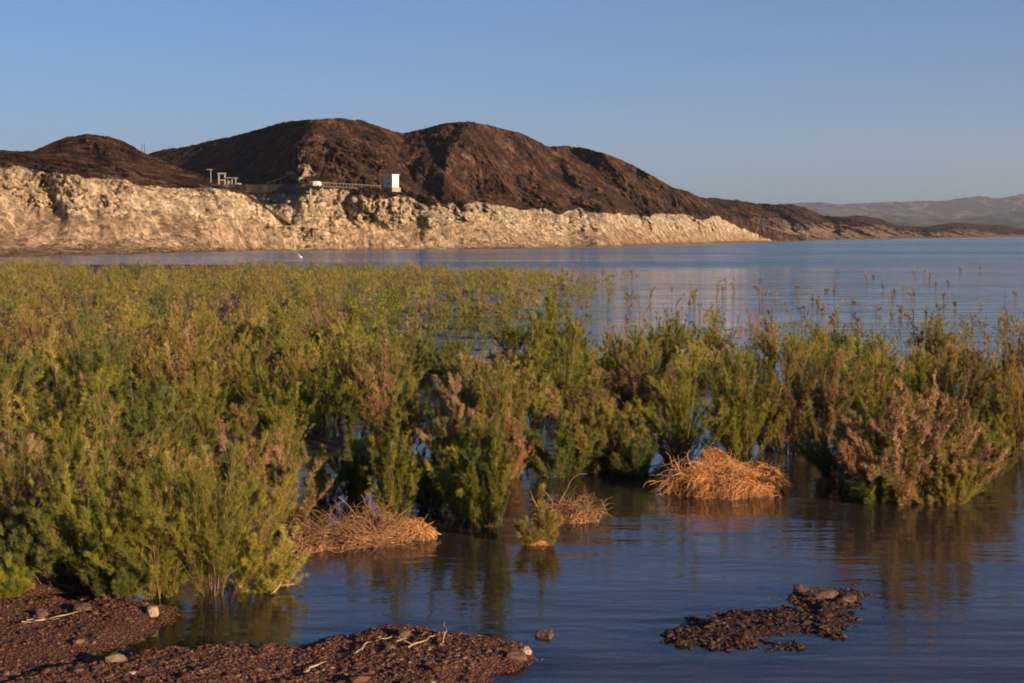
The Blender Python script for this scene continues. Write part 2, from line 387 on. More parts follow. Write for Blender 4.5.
    if p0 == 60:
        rg = rg*(.62+.38*sst(298, 322, UU+6*fbm(YY*.1, UU*.05, 0, 3, 12)))  # shade on the strip behind the left spur, painted in as browner rock
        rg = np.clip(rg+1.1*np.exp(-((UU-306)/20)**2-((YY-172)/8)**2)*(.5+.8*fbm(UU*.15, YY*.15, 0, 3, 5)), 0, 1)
    beach = sst(Y[1][None]-1.2, Y[1][None]+.8, YY)
    beach = np.maximum(beach, .75*tal)
    # back side of the hill
    last = P[-1]; B = []
    for j in range(1, 7):
        q = last.copy(); q[:, 1] += back*j/6; q[:, 0] += (last[:, 0]/last[:, 1])*back*j/6; q[:, 2] = last[:, 2]-backdrop*(j/6)**1.3 - (1 if j == 6 else 0)*20; B.append(q)
    P = np.concatenate([P, np.array(B)], 0)
    pad = np.repeat(rg[-1:], 6, 0); rg = np.concatenate([rg, pad], 0); beach = np.concatenate([beach, pad*0], 0)
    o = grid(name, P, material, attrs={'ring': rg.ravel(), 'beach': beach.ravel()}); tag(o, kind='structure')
    return o, u, YY, DN
M_HILL = rock_mat('desert_hill_rock')
# far hill behind everything, the main range, its spur on the left, low hills on the right
wlB = [(60, 251), (300, 250), (450, 249), (600, 247), (700, 244), (770, 242), (830, 240.6)]
bB = [(60, 248), (300, 247), (450, 246.5), (560, 245), (640, 243), (700, 241), (790, 241)]
ringB = [(60, 190), (300, 190), (312, 188), (330, 189), (360, 192), (400, 198), (450, 203), (560, 210), (650, 212), (700, 214), (740, 219), (790, 236)]
ridB = [(60, 168), (120, 160), (148, 154), (165, 149), (182, 147.5), (205, 142), (232, 136), (260, 129), (285, 121.5), (310, 119), (340, 118), (362, 120.5), (385, 128), (402, 134), (425, 128), (445, 123), (470, 121), (492, 126), (520, 133), (538, 141), (548, 147), (562, 145.5), (585, 148), (610, 155), (635, 166), (655, 177), (672, 187), (690, 192), (710, 203), (730, 213), (760, 227), (785, 239), (800, 241), (830, 241)]
benchB = [(60, 184), (300, 184), (330, 184), (360, 187), (400, 192), (450, 198), (560, 205), (650, 207), (700, 211), (740, 217), (790, 236)]
midB = [(60, 172), (148, 170), (230, 162), (300, 152), (340, 150), (400, 160), (470, 158), (540, 172), (620, 178), (660, 192), (700, 206), (790, 235)]
dRing = [(60, 450), (215, 440), (300, 415), (330, 412), (450, 450), (600, 535), (700, 690), (790, 900)]
dBench = [(60, 475), (215, 462), (300, 432), (330, 424), (450, 458), (600, 545), (700, 700), (790, 905)]
dMid = [(60, 600), (148, 590), (230, 530), (290, 452), (330, 446), (400, 472), (470, 490), (540, 550), (620, 612), (660, 655), (700, 718), (790, 915)]
dRid = [(60, 720), (148, 700), (230, 600), (285, 488), (340, 485), (400, 520), (470, 525), (538, 580), (585, 612), (640, 658), (700, 745), (790, 930)]
GUL = [([(572, 150), (606, 176), (636, 205)], 40, 8, 2.0), ([(618, 160), (645, 186), (668, 206)], 34, 7, 2.0), ([(545, 147), (552, 175), (575, 200)], 14, 8, 2.5),
       ([(566, 214), (567, 246)], 13, 2.5, 11), ([(430, 150), (445, 170), (470, 196)], 10, 5, 2.5),
       ([(500, 142), (512, 165), (525, 195)], 10, 8, 2.4), ([(352, 135), (352, 150), (390, 180)], 11, 8, 2.2),
       ([(318, 120), (305, 150), (300, 176)], -16, 12, 1), ([(404, 134), (400, 160), (424, 188)], 16, 9, 2.4),
       ([(349, 192), (343, 212)], 6, 3, 3), ([(455, 212), (458, 240)], 3, 2.5, 3), ([(470, 124), (450, 150), (440, 190)], -10, 9, 1),
       ([(604, 154), (642, 190), (655, 200)], -8, 8, 1), ([(415, 205), (412, 232)], 4, 3, 3)]
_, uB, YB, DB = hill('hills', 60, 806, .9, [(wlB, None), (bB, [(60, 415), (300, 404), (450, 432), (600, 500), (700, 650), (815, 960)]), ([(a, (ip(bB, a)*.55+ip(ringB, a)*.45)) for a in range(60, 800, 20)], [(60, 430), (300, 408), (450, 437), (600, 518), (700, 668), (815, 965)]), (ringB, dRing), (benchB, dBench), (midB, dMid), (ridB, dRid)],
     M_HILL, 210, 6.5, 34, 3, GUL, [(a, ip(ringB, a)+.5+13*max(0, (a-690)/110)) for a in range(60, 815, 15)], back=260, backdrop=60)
wlA = [(-400, 259), (0, 258), (130, 255), (200, 252.5), (300, 250), (345, 249.4)]
bA = [(-400, 247), (0, 248), (130, 248), (200, 247.5), (280, 247.5), (300, 248.3), (345, 249)]
ringA = [(-400, 158), (0, 167), (40, 168), (70, 172), (100, 177), (130, 181), (165, 187), (200, 190), (218, 188), (240, 190), (262, 205), (290, 225), (345, 235)]
crA = [(-400, 140), (0, 155), (40, 156), (100, 164), (150, 175), (190, 184), (215, 194), (240, 206), (262, 221), (290, 239.5), (345, 249)]
ridA = [(-400, 120), (-200, 133), (-60, 146), (0, 150.5), (33, 151), (48, 144), (66, 137), (88, 134), (108, 136), (122, 140), (145, 153), (165, 161), (190, 171), (206, 180), (215, 189), (228, 196), (240, 203), (262, 219), (290, 238), (310, 248.6), (345, 249)]
dbA = [(-400, 300), (0, 318), (130, 345), (200, 362), (300, 398), (345, 410)]
_, uA, YA, DA = hill('hills', -400, 345, .9, [(wlA, None), (bA, dbA), ([(a, (ip(bA, a)*.5+ip(ringA, a)*.5)) for a in range(-400, 346, 15)], [(-400, 312), (0, 332), (130, 355), (220, 376), (300, 399), (345, 411)]), (ringA, [(-400, 322), (0, 343), (130, 365), (230, 387), (300, 400), (345, 412)]), (crA, [(-400, 355), (0, 372), (100, 384), (200, 396), (300, 402), (345, 413)]), (ridA, [(-400, 420), (0, 420), (60, 440), (90, 452), (160, 440), (220, 408), (300, 404), (345, 414)])],
     M_HILL, 170, 5.0, 26, 41, [([(45, 188), (52, 212)], 6, 7, 2), ([(90, 134), (110, 155), (130, 172)], -12, 10, 1), ([(50, 146), (30, 160)], 12, 10, 1)],
     [(a, ip(ringA, a)+.5) for a in range(-400, 346, 15)], back=200, backdrop=50)
M_LOW = rock_mat('low_hill_rock', pale=((.10, .06, .045), (.19, .125, .09), (.32, .23, .165)), sc_=.45, bd=3)
wlE = [(640, 245), (690, 244), (770, 241.6), (850, 239.9), (930, 238.3), (1024, 236.9), (1400, 236.2)]
ridE = [(640, 204), (680, 197), (700, 196.5), (712, 198.5), (735, 200), (760, 204), (790, 204.5), (808, 208), (822, 216), (845, 217), (862, 215.5), (880, 219), (898, 226), (925, 227), (940, 224.5), (958, 222.5), (985, 225), (1005, 225), (1024, 229), (1080, 226), (1200, 221), (1400, 215)]
dE0 = [(640, 700), (770, 900), (850, 1160), (930, 1600), (1024, 2400), (1400, 3100)]
def mixt(a, b, f, r): return [(x, ip(a, x)*(1-f)+ip(b, x)*f) for x in range(r[0], r[1], 10)]
RE = (640, 1401)
hill('hills', 640, 1400, 1.1, [(wlE, None), (mixt(wlE, ridE, .13, RE), dE0), (mixt(wlE, ridE, .45, RE), [(x, d*1.10) for x, d in dE0]), (mixt(wlE, ridE, .72, RE), [(x, d*1.22) for x, d in dE0]), (ridE, [(x, d*1.45) for x, d in dE0])],
     M_LOW, 110, 40, 90, 63, [([(812, 205), (835, 228)], 60, 8, .5), ([(905, 222), (925, 236)], 70, 8, .5), ([(760, 204), (790, 225)], 40, 8, .6)],
     [(640, 216), (740, 219), (790, 221), (830, 224), (900, 231), (1024, 234), (1400, 234)], zrough=1.0, back=600, backdrop=60)
M_FAR = rock_mat('far_mountain_rock', dark=((.055, .048, .05), (.075, .065, .066), (.105, .088, .085)), sc_=.05, bd=20)
f1 = [(-1500, 228), (400, 227), (700, 224), (780, 222), (850, 219), (900, 216), (940, 219), (975, 217), (1010, 212), (1060, 210), (1200, 206), (1800, 200)]
wf = [(-1500, 235.0), (1800, 235.0)]
hill('mountains', -900, 1800, 3, [(wf, None), ([(-1500, 234.6), (1800, 234.6)], [(-1500, 6100+500), (1800, 6600)]), (mixt(wf, f1, .5, (-1500, 1801)), [(-1500, 6900), (1800, 6900)]), (f1, [(-1500, 7600), (1800, 7600)])],
     M_FAR, 50, 220, 900, 87, zrough=4, back=1500, backdrop=200)
f2 = [(-1500, 216), (300, 216), (600, 210), (780, 205), (800, 202.5), (820, 202), (835, 204.5), (865, 203), (900, 202), (930, 201), (950, 200.5), (962, 197), (976, 196), (992, 198), (1003, 197.5), (1015, 194.5), (1030, 193.5), (1060, 196), (1150, 190), (1400, 186), (1800, 190)]
wf2 = [(-1500, 234.7), (1800, 234.7)]
hill('mountains', -900, 1800, 3, [(wf2, None), ([(-1500, 234.3), (1800, 234.3)], [(-1500, 9300), (1800, 9300)]), (mixt(wf2, f2, .5, (-1500, 1801)), [(-1500, 9900), (1800, 9900)]), (f2, [(-1500, 10800), (1800, 10800)])],
     M_FAR, 60, 350, 1300, 97, zrough=6, back=1500, backdrop=300)
def surfD(u, YY, DD, px, py):
    c = int(np.argmin(np.abs(u-px))); r = int(np.argmin(np.abs(YY[:, c]-py))); return float(DD[r, c])

# ------------------------------------------------------------------ structures on the hill
def frame_at(px, py, D):
    p = at_d(px, py, D); return p, D/F     # base point, metres per pixel
# white pump house
D0 = surfD(uB, YB, DB, 390, 188)-5
p, s = frame_at(391, 187.5, D0)
ph = empty('pump_house', p, radians(-53)); tag(ph, 'small white pump house on a concrete plinth above the pale cliff', 'building')
w, d, h = 17*s, 7.5*s, 12*s
mk('wall', *boxv(-w/2, w/2, -d/2, d/2, 0, h), M_WHITE, ph)
mk('roof', *boxv(-w/2-.15, w/2+.15, -d/2-.15, d/2+.15, h+.003, h+.25), M_WHITE, ph)
mk('window', *boxv(.5, .95, -d/2-.06, -d/2-.003, h*.74, h*.86), M_DARK, ph)
mk('window', *boxv(.5, 1.05, -d/2-.06, -d/2-.003, h*.2, h*.42), M_DARK, ph)
mk('plinth', *boxv(-w/2-.4, w/2+.5, -d/2-.4, d/2+.4, -4.5*s, -.01), M_CONC, ph)
# walkway to the pump house
p0 = at_d(308, 187.3, surfD(uB, YB, DB, 312, 188)-8); p1 = at_d(380, 187.8, D0-1.0)
wk = empty('walkway', (p0+p1)/2, math.atan2(p1[1]-p0[1], p1[0]-p0[0])); tag(wk, 'long level dark walkway leading along the cliff top to the white pump house', 'walkway')
L = float(np.linalg.norm(p1-p0))
mk('deck', *boxv(-L/2, L/2, -.7, .7, -.25, .2), M_DKWALL, wk)
mk('railing', *join([boxv(-L/2, L/2, -.7, -.64, 1.05, 1.13)]+[boxv(x-.04, x+.04, -.7, -.63, .203, 1.047) for x in np.arange(-L/2+.2, L/2, 1.6)]), M_GREY, wk)
for x in np.linspace(-L/2+1, L/2-1, 7):
    mk('pier', *boxv(x-.2, x+.2, -.25, .25, -3.5, -.253), M_GREY, wk)
# dark revetment wall of the road cut
pts = [at_d(x, 190.5, surfD(uB, YB, DB, x, 190)-5) for x in np.linspace(206, 312, 20)]
V = []
for q in pts:
    s_ = q[1]/F
    V += [[q[0], q[1], q[2]-.6], [q[0], q[1]+1.2, q[2]+6.2*s_], [q[0], q[1]+7, q[2]+6.2*s_], [q[0], q[1]+9, q[2]-.6]]
V = np.array(V); n = len(pts); idx = np.arange(n*4).reshape(n, 4)
Fq = np.concatenate([np.stack([idx[:-1, k], idx[1:, k], idx[1:, (k+1) % 4], idx[:-1, (k+1) % 4]], -1) for k in range(4)]+[idx[[0]][:, ::-1], idx[[-1]]])
o = mk('retaining_wall', V, Fq, M_DKWALL); tag(o, 'long dark retaining wall holding the road cut between the two hills', 'wall')
# hoist frame, shed frame, tank, lamp, ramp
def bars(segs, r):
    P = np.array([[a, b] for a, b in segs], float); return tubes(P, np.full(P.shape[:2], r), 4)
p, s = frame_at(222, 183.8, 455)
o = empty('hoist_frame', p, radians(-12)); tag(o, 'square open steel hoist frame standing at the end of the dark retaining wall', 'frame')
W_, Hh = 3.2*s, 9.5*s
for sx in (-1, 1): mk('post', *boxv(sx*W_-.2, sx*W_+.2, -.2, .2, -1, Hh), M_GREY, o)
mk('crossbeam', *boxv(-W_-.3, W_+.3, -.3, .3, Hh+.003, Hh+.45), M_CONC, o)
mk('lower_beam', *boxv(-W_+.223, W_-.223, -.2, .2, Hh*.32, Hh*.32+.4), M_CONC, o)
p, s = frame_at(232, 184, 455)
o = empty('shed', p, radians(-12)); tag(o, 'low open-sided shed frame beside the square hoist frame', 'shed')
for sx in (-1, 0, 1): mk('post', *boxv(sx*4*s-.15, sx*4*s+.15, -.15, .15, -1, 5.5*s), M_GREY, o)
mk('roof', *boxv(-4.6*s, 4.6*s, -1.5, 1.5, 5.5*s+.003, 6.3*s), M_CONC, o)
mk('panel', *boxv(-3.6*s, -.6*s, .2, .3, .3, 3*s), M_GREY, o)
th = np.linspace(0, 2*pi, 17)[:-1]
def lathe(prof, sides=20):
    a = np.linspace(0, 2*pi, sides+1)[:-1]; pr = np.array(prof, float)
    V = np.stack([pr[:, None, 0]*np.cos(a), pr[:, None, 0]*np.sin(a), np.broadcast_to(pr[:, None, 1], (len(pr), sides))], -1)
    i = np.arange(len(pr)*sides).reshape(len(pr), sides); nx = np.roll(i, -1, 1)
    return V.reshape(-1, 3), np.stack([i[:-1], nx[:-1], nx[1:], i[1:]], -1).reshape(-1, 4)
p, s = frame_at(239, 186, 450)
o = mk('water_tank', *lathe([(0.01, 0), (.8, 0), (.8, .75), (.7, .9), (.01, 1.0)]), M_CONC); o.location = p; tag(o, 'small pale round tank on the dark retaining wall beside the shed', 'tank')
p, s = frame_at(211, 180, 470)
o = empty('lamp_post', p); tag(o, 'thin lamp post with a wide flat head behind the brown hill shoulder', 'lamp post')
mk('pole', *boxv(-.1, .1, -.1, .1, -3, 10*s), M_GREY, o); mk('lamp_head', *boxv(-4*s, 2*s, -.2, .2, 10*s+.003, 10*s+.2), M_GREY, o)
a = at_d(266, 184, 445); b = at_d(301, 172, 452)
o = empty('ramp_railing', (a+b)/2, 0); tag(o, 'sloping light handrail climbing from the retaining wall up the rocky spur', 'railing')
c = (a+b)/2; mk('rail', *bars([(a-c+np.array([0, 0, .2]), b-c+np.array([0, 0, .2]))], .22), M_CONC, o)
for t in np.linspace(.1, 1, 7):
    q = a+(b-a)*t-c; mk('post', *boxv(q[0]-.12, q[0]+.12, q[1]-.12, q[1]+.12, q[2]-1.6, q[2]+.05), M_CONC, o)
p, s = frame_at(317.5, 187, p0[1]-1.5)
o = empty('van', p, radians(70)); tag(o, 'tiny white van parked where the walkway meets the cliff top', 'van')
van = np.array([(-1.4, .35), (1.4, .35), (1.45, .9), (.95, 1.05), (.6, 1.55), (-1.4, 1.6)])
V = np.concatenate([np.stack([van[:, 0], np.full(6, -.7), van[:, 1]], -1), np.stack([van[:, 0], np.full(6, .7), van[:, 1]], -1)])
i6 = np.arange(6); Fq = np.stack([i6, (i6+1) % 6, (i6+1) % 6+6, i6+6], -1)
Fq = np.concatenate([Fq, [[0, 1, 4, 5], [1, 2, 3, 4], [6, 11, 10, 7], [7, 10, 9, 8]]]); mk('body', V, Fq, M_WHITE, o)
for x in (-.9, .9):
    for yy in (-.72, .72):
        v, f = lathe([(0.01, -.1), (.32, -.1), (.32, .1), (.01, .1)], 12); v = v[:, [0, 2, 1]]+np.array([x, yy, .3]); mk('wheel', v, f, M_DARK, o)
# twin utility poles on the saddle
for k, (x, t, lab) in enumerate(((142.3, 144, 'fainter left one of two thin utility poles in the saddle between hills'), (144.6, 143.6, 'darker right one of two thin utility poles in the saddle between hills'))):
    p, s = frame_at(x, 160, 560)
    o = empty('utility_pole', p); tag(o, lab, 'utility pole', 'utility poles in the saddle')
    mk('pole', *boxv(-.12, .12, -.12, .12, -2, (160-t)*s), M_DKWALL, o); mk('crossarm', *boxv(-.5, .5, -.24, -.143, (160-t)*s-.8, (160-t)*s-.6), M_GREY, o)
# white buoy leaning on the water
p = at_z(301, 257.6)
o = empty('buoy', p); o.rotation_euler = (0, radians(-38), 0); o.scale = (.7, .7, .7); tag(o, 'small white leaning buoy floating on the blue water before the cliff', 'buoy')
mk('float', *lathe([(.01, -.35), (.34, -.3), (.42, 0), (.34, .25), (.01, .3)]), M_WHITE, o, smooth=True)
mk('mast', *lathe([(.14, .303), (.1, 1.0), (.16, 1.05), (.01, 1.3)], 10), M_WHITE, o)

# ------------------------------------------------------------------ pebbles, rocks, driftwood
def ico():
    t = (1+5**.5)/2
    V = np.array([(-1, t, 0), (1, t, 0), (-1, -t, 0), (1, -t, 0), (0, -1, t), (0, 1, t), (0, -1, -t), (0, 1, -t), (t, 0, -1), (t, 0, 1), (-t, 0, -1), (-t, 0, 1)], float)
    Fc = np.array([(0, 11, 5), (0, 5, 1), (0, 1, 7), (0, 7, 10), (0, 10, 11), (1, 5, 9), (5, 11, 4), (11, 10, 2), (10, 7, 6), (7, 1, 8), (3, 9, 4), (3, 4, 2), (3, 2, 6), (3, 6, 8), (3, 8, 9), (4, 9, 5), (2, 4, 11), (6, 2, 10), (8, 6, 7), (9, 8, 1)])
    return norm(V), Fc
IV, IF = ico()
def rotz(V, a):
    c, s = np.cos(a), np.sin(a); return np.stack([V[..., 0]*c-V[..., 1]*s, V[..., 0]*s+V[..., 1]*c, V[..., 2]], -1)
def gravel(name, polys, n, size, seed, label, pad=.25, wet=1.0):
    r = RS(seed); P = []
    for poly, cnt in polys:
        q = np.array(poly); lo = q.min(0)-.3; hi = q.max(0)+.3
        lo = np.maximum(lo, (-9, 13.4)); hi = np.minimum(hi, (9, 24))
        x = r.uniform(lo[0], hi[0], cnt*6); y = r.uniform(lo[1], hi[1], cnt*6)
        d = sd_poly(x, y, poly)+.18*fbm(x*2.2, y*2.2, 0, 3, 3)
        k = (d > -pad*r.uniform(0, 1, len(x))**2)
        P.append(np.stack([x[k][:cnt], y[k][:cnt]], -1))
    P = np.concatenate(P); m = len(P)
    h = ground_h(P[:, 0], P[:, 1]); k = h > -.04; P = P[k]; h = h[k]; m = len(P)
    s = size*np.exp(r.normal(0, .62, m)); s = np.clip(s, .008, .10)
    V = IV[None]*(1+r.uniform(-.28, .28, (m, 12, 1)))*s[:, None, None]*np.stack([r.uniform(.8, 1.4, m), r.uniform(.7, 1.1, m), r.uniform(.45, .8, m)], -1)[:, None]
    V = rotz(V, r.uniform(0, 6.3, m)[:, None]); V[..., 0] += P[:, 0:1]; V[..., 1] += P[:, 1:2]; V[..., 2] += (h+s*.25)[:, None]
    pal = np.array([(.11, .042, .025), (.16, .07, .042), (.07, .03, .02), (.22, .12, .08), (.14, .055, .03), (.34, .22, .16)])
    c = pal[r.choice(6, m, p=[.31, .25, .21, .08, .14, .01])]*r.uniform(.45, .95, (m, 1))*wet
    o = mk(name, V.reshape(-1, 3), (IF[None]+np.arange(m)[:, None, None]*12).reshape(-1, 3), M_PEB, col=np.repeat(c, 12, 0))
    tag(o, label, kind='stuff'); return o
gravel('gravel', [(BARS[0][0], 20000), (BARS[1][0], 38000)], 0, .0068, 4, 'reddish brown gravel covering the muddy shore')
gravel('gravel', [(BARS[2][0], 13000)], 0, .0085, 9, 'dark wet gravel islet lying in the water', .7, .5)
def rock(px, py, size, m, label, seed, flat=.7):
    r = RS(seed); V = IV.copy(); Fc = IF
    for _ in range(2):                       # subdivide
        e = {}; nf = []; V = list(V)
        def mp(a, b):
            k_ = (min(a, b), max(a, b))
            if k_ not in e: e[k_] = len(V); V.append(norm((np.array(V[a])+np.array(V[b]))/2))
            return e[k_]
        for a, b, c in Fc:
            ab, bc, ca_ = mp(a, b), mp(b, c), mp(c, a); nf += [(a, ab, ca_), (b, bc, ab), (c, ca_, bc), (ab, bc, ca_)]
        V = np.array(V); Fc = np.array(nf)
    V = V*(1+.35*fbm(V[:, 0]*1.3+seed, V[:, 1]*1.3, V[:, 2]*1.3, 3, seed))[:, None]
    q = np.sign(V)*np.abs(V)**.8; V = q*np.array([1, r.uniform(.7, .95), flat])*size
    p = at_z(px, py); g = float(ground_h(np.array([p[0]]), np.array([p[1]]))[0])
    o = mk('rock', V, Fc, m); o.location = (p[0], p[1], max(g, -.05)+size*flat*.35); o.rotation_euler = (r.uniform(-.2, .2), r.uniform(-.3, .3), r.uniform(0, 6))
    tag(o, label, 'rock', 'loose rocks on the shore'); return o
rock(152, 620, .085, M_PALEROCK, 'pale angular rock at the tip of the upper gravel bar', 1, .85)
rock(82, 618, .11, M_ROCK, 'flat brown rock beside the bush foot on the left gravel', 2, .5)
rock(125, 652, .10, M_ROCK, 'reddish oval rock in the channel between the gravel bars', 3, .5)
rock(545, 636, .11, M_ROCK, 'dark brown boulder at the far tip of the lower gravel bar', 4, .75)
rock(525, 653, .07, M_PALEROCK, 'small pinkish rock near the tip of the lower gravel bar', 5, .7)
rock(566, 641, .06, M_ROCK, 'small dark stone poking from the water beyond the bar tip', 6, .6)
rock(572, 652, .05, M_ROCK, 'tiny dark stone in the water, farthest out past the bar tip', 7, .6)
rock(577, 662, .055, M_ROCK, 'low dark stone awash in the water below the bar tip', 8, .5)
rock(515, 664, .11, M_ROCK, 'flat dark rock on the wet lower edge of the gravel bar', 12, .5)
rock(818, 597, .27, M_ROCK, 'large dark boulder lying at the back of the gravel islet', 9, .22)
rock(850, 600, .12, M_ROCK, 'middling dark boulder beside the large one on the islet', 10, .4)
rock(806, 596, .14, M_ROCK, 'small rounded boulder at the near corner of the islet top', 13, .5)
rock(40, 622, .09, M_ROCK, 'brown rock on the gravel near the long pale stick', 15, .6)
rock(405, 645, .08, M_ROCK, 'brown stone on the crest of the lower gravel bar', 16, .6)

def stick(pts, r0, label, name='driftwood_stick', m=M_WOOD, group='driftwood sticks on the gravel', twigs=0, seed=1, zs=None):
    r = RS(seed); W_ = []
    for i, (a, b) in enumerate(pts):
        q = at_z(a, b); g = max(float(ground_h(np.array([q[0]]), np.array([q[1]]))[0]), 0)
        W_.append((q[0], q[1], g+r0+.015+(zs[i] if zs else 0)))
    r0 = r0*.6; W_ = np.array(W_); t = np.linspace(0, len(W_)-1, 9)
    P = np.stack([np.interp(t, np.arange(len(W_)), W_[:, k]) for k in range(3)], -1); P[1:-1] += r.normal(0, .012, (7, 3))*np.array([1, 1, .5])
    c = P[0].copy(); o = empty(name, c); tag(o, label, 'driftwood', group)
    v, f = tubes((P-c)[None], np.linspace(r0, r0*.35, 9)[None], 6); mk('branch', v, f, m, o, smooth=True)
    for k in range(twigs):
        i = r.randint(1, 7); d = norm(r.normal(0, 1, 3)*np.array([1, .8, .3])+np.array([0, 0, .25]))
        Q = P[i]-c+d*np.linspace(0, r.uniform(.15, .35), 4)[:, None]
        v, f = tubes(Q[None], np.linspace(r0*.5, r0*.2, 4)[None], 5); mk('twig', v, f, m, o)
stick([(22, 631), (50, 627), (78, 623)], .022, 'long pale stick lying across the upper left gravel bar')
stick([(27, 628), (36, 625), (60, 626)], .012, 'thin short twig beside the long pale stick', seed=3)
stick([(355, 666), (368, 655), (392, 649)], .02, 'bleached forked stick on the lower gravel bar, leftmost there', twigs=2, seed=4)
stick([(408, 660), (424, 654), (437, 648)], .018, 'curved pale stick in the middle of the lower gravel bar', seed=5, twigs=1)
stick([(396, 655), (402, 651), (407, 650)], .014, 'short pale splinter between two longer sticks on the lower bar', seed=6)
stick([(440, 656), (446, 648), (444, 643)], .014, 'short upright-tilted splinter at the right end of the lower bar sticks', seed=7, zs=(0, .05, .12))
stick([(305, 683), (318, 675), (328, 672)], .02, 'pale stick end at the bottom edge of the gravel', seed=8)
stick([(272, 596), (285, 588), (303, 592)], .02, 'white forked driftwood at the water line beside the big bush', seed=9, twigs=4, zs=(0, .06, .02))

# ------------------------------------------------------------------ shrubs
PAL = {
    'green':  [(.110, .135, .028), (.155, .170, .034), (.075, .100, .024), (.20, .19, .045)],
    'yellow': [(.210, .180, .034), (.27, .215, .042), (.150, .145, .030), (.31, .22, .06)],
    'blue':   [(.070, .100, .032), (.100, .125, .038), (.13, .15, .036), (.050, .075, .024)],
    'olive':  [(.150, .130, .034), (.20, .150, .042), (.110, .105, .026), (.27, .17, .08)],
    'rust':   [(.25, .145, .06), (.18, .135, .04), (.31, .18, .10), (.14, .12, .035)],
}
for k_ in ('green', 'blue'): PAL[k_] = [(a*1.22, b*1.06, c*.75) for a, b, c in PAL[k_]]
for k_ in PAL: PAL[k_] = [(min(a*1.66, .42), min(b*1.62, .34), c*2.0+.004) for a, b, c in PAL[k_]]
FLOW = {'pink': [(.56, .25, .20), (.44, .18, .14), (.62, .34, .26)], 'tan': [(.46, .30, .16), (.36, .22, .10), (.52, .36, .22)]}
def shrub_arrays(seed, h, R, nst, nb, nt_, nl, leaf, lw, pal, up=.0, lean=(0, 0), fill=1.0, flowers=0, fpal=None, wisp=1.0, sec=6):
    """nst arching stems, each with sec side branches; every axis is a tapering plume of nb branchlets > nt_ twigs > nl needles"""
    r = RS(seed); K = 9
    ph = r.uniform(0, 2*pi, nst); q = np.sqrt(r.uniform(0, 1, nst)); q[0] = .1
    L = h*(1.0-.45*q**2)*r.uniform(.62, 1.02, nst); L[0] = h*.97
    b = np.stack([np.cos(ph)*q*R*.30, np.sin(ph)*q*R*.30, np.zeros(nst)], -1)
    reach = q*R*.75*(1-up)*wisp**.5
    t = np.linspace(0, 1, K)[None, :, None]
    out = np.stack([np.cos(ph), np.sin(ph), np.zeros(nst)], -1)[:, None]
    sag = (r.uniform(0, .35, nst)*q)[:, None, None]
    P = b[:, None]+out*reach[:, None, None]*(t*.75+.35*t*t)+np.array([0, 0, 1.])*L[:, None, None]*(t-sag*t*t)
    P = P+np.array([lean[0], lean[1], 0])*h*t**1.6
    wob = np.cumsum(r.normal(0, .010*h, (nst, K, 3)), 1)*np.array([1, 1, .3]); P = P+wob*t
    AL = L.copy(); RAD = (.010+.006*r.uniform(0, 1, nst))*(h/2.4)**.5*(1.0 if leaf < .08 else 1.5)
    pols = [P]; rads = [RAD[:, None]*np.linspace(1, .2, K)[None]]; start = [np.full(nst, .03)]
    if sec:
        n2 = nst*sec; pi_ = np.repeat(np.arange(nst), sec); tt = r.uniform(.0, .9, n2)**1.45; x = tt*(K-1); i0 = x.astype(int); fr = (x-i0)[:, None]
        p0 = P[pi_, i0]*(1-fr)+P[pi_, i0+1]*fr; tg = norm(P[pi_, i0+1]-P[pi_, i0]); a = r.uniform(0, 2*pi, n2)
        o_ = norm(p0*[1, 1, 0]+1e-3)
        side = norm(np.stack([np.cos(a), np.sin(a), np.zeros(n2)], -1)+.5*o_)
        d = norm(tg*r.uniform(.7, 1.2, (n2, 1))+side*r.uniform(.25, .8, (n2, 1))*wisp*(1-.6*up)+np.array([0, 0, .2]))
        l2 = np.minimum(h*(.15+.40*(1-tt))*r.uniform(.5, 1.25, n2), h*.52)*np.minimum(1, (R/(.36*h))**.6)
        bendv = (np.array([0, 0, 1.])*r.uniform(-.25, .55, (n2, 1))+r.normal(0, .12, (n2, 3)))
        tq = np.linspace(0, 1, K)[None, :, None]
        Q = p0[:, None]+l2[:, None, None]*(d[:, None]*tq+bendv[:, None]*.5*tq*tq)
        pols.append(Q); rads.append((RAD[pi_]*.45)[:, None]*np.linspace(1, .25, K)[None]); start.append(np.full(n2, .05)); AL = np.concatenate([AL, l2])
    A = np.concatenate(pols); st0 = np.concatenate(start); A[..., 2] = np.maximum(A[..., 2], .0)
    sv, sf = tubes(A, np.concatenate(rads), 4)
    nA = len(A); m = nA*nb; si = np.repeat(np.arange(nA), nb)
    tt = st0[si]+(1-st0[si])*r.uniform(0, 1, m)**.85; x = tt*(K-1); i0 = np.clip(x.astype(int), 0, K-2); fr = (x-i0)[:, None]
    bp = A[si, i0]*(1-fr)+A[si, i0+1]*fr; tg = norm(A[si, i0+1]-A[si, i0]+1e-6)
    sd_ = norm(r.normal(0, 1, (m, 3))); sd_ = norm(sd_-tg*(sd_*tg).sum(-1, keepdims=True)+1e-6)
    bd = norm(tg*r.uniform(.8, 1.5, (m, 1))+sd_*r.uniform(.25, .75, (m, 1))+np.array([0, 0, .3]))
    bl = (.05+.042*h)*(1.15-.75*tt)*r.uniform(.5, 1.4, m)*fill*np.clip(AL[si]/(.45*h), .55, 1.2)
    bi = np.repeat(np.arange(m), nt_); n2 = len(bi); u = r.uniform(.05, 1, n2)[:, None]
    tp = bp[bi]+bd[bi]*bl[bi][:, None]*u+np.array([0, 0, 1.])*(bl[bi][:, None]*u*u*.2)
    td = norm(bd[bi]*1.1+r.normal(0, .38, (n2, 3))+np.array([0, 0, .25])); tl = bl[bi]*r.uniform(.35, .8, n2)*(1.1-u[:, 0]*.5)
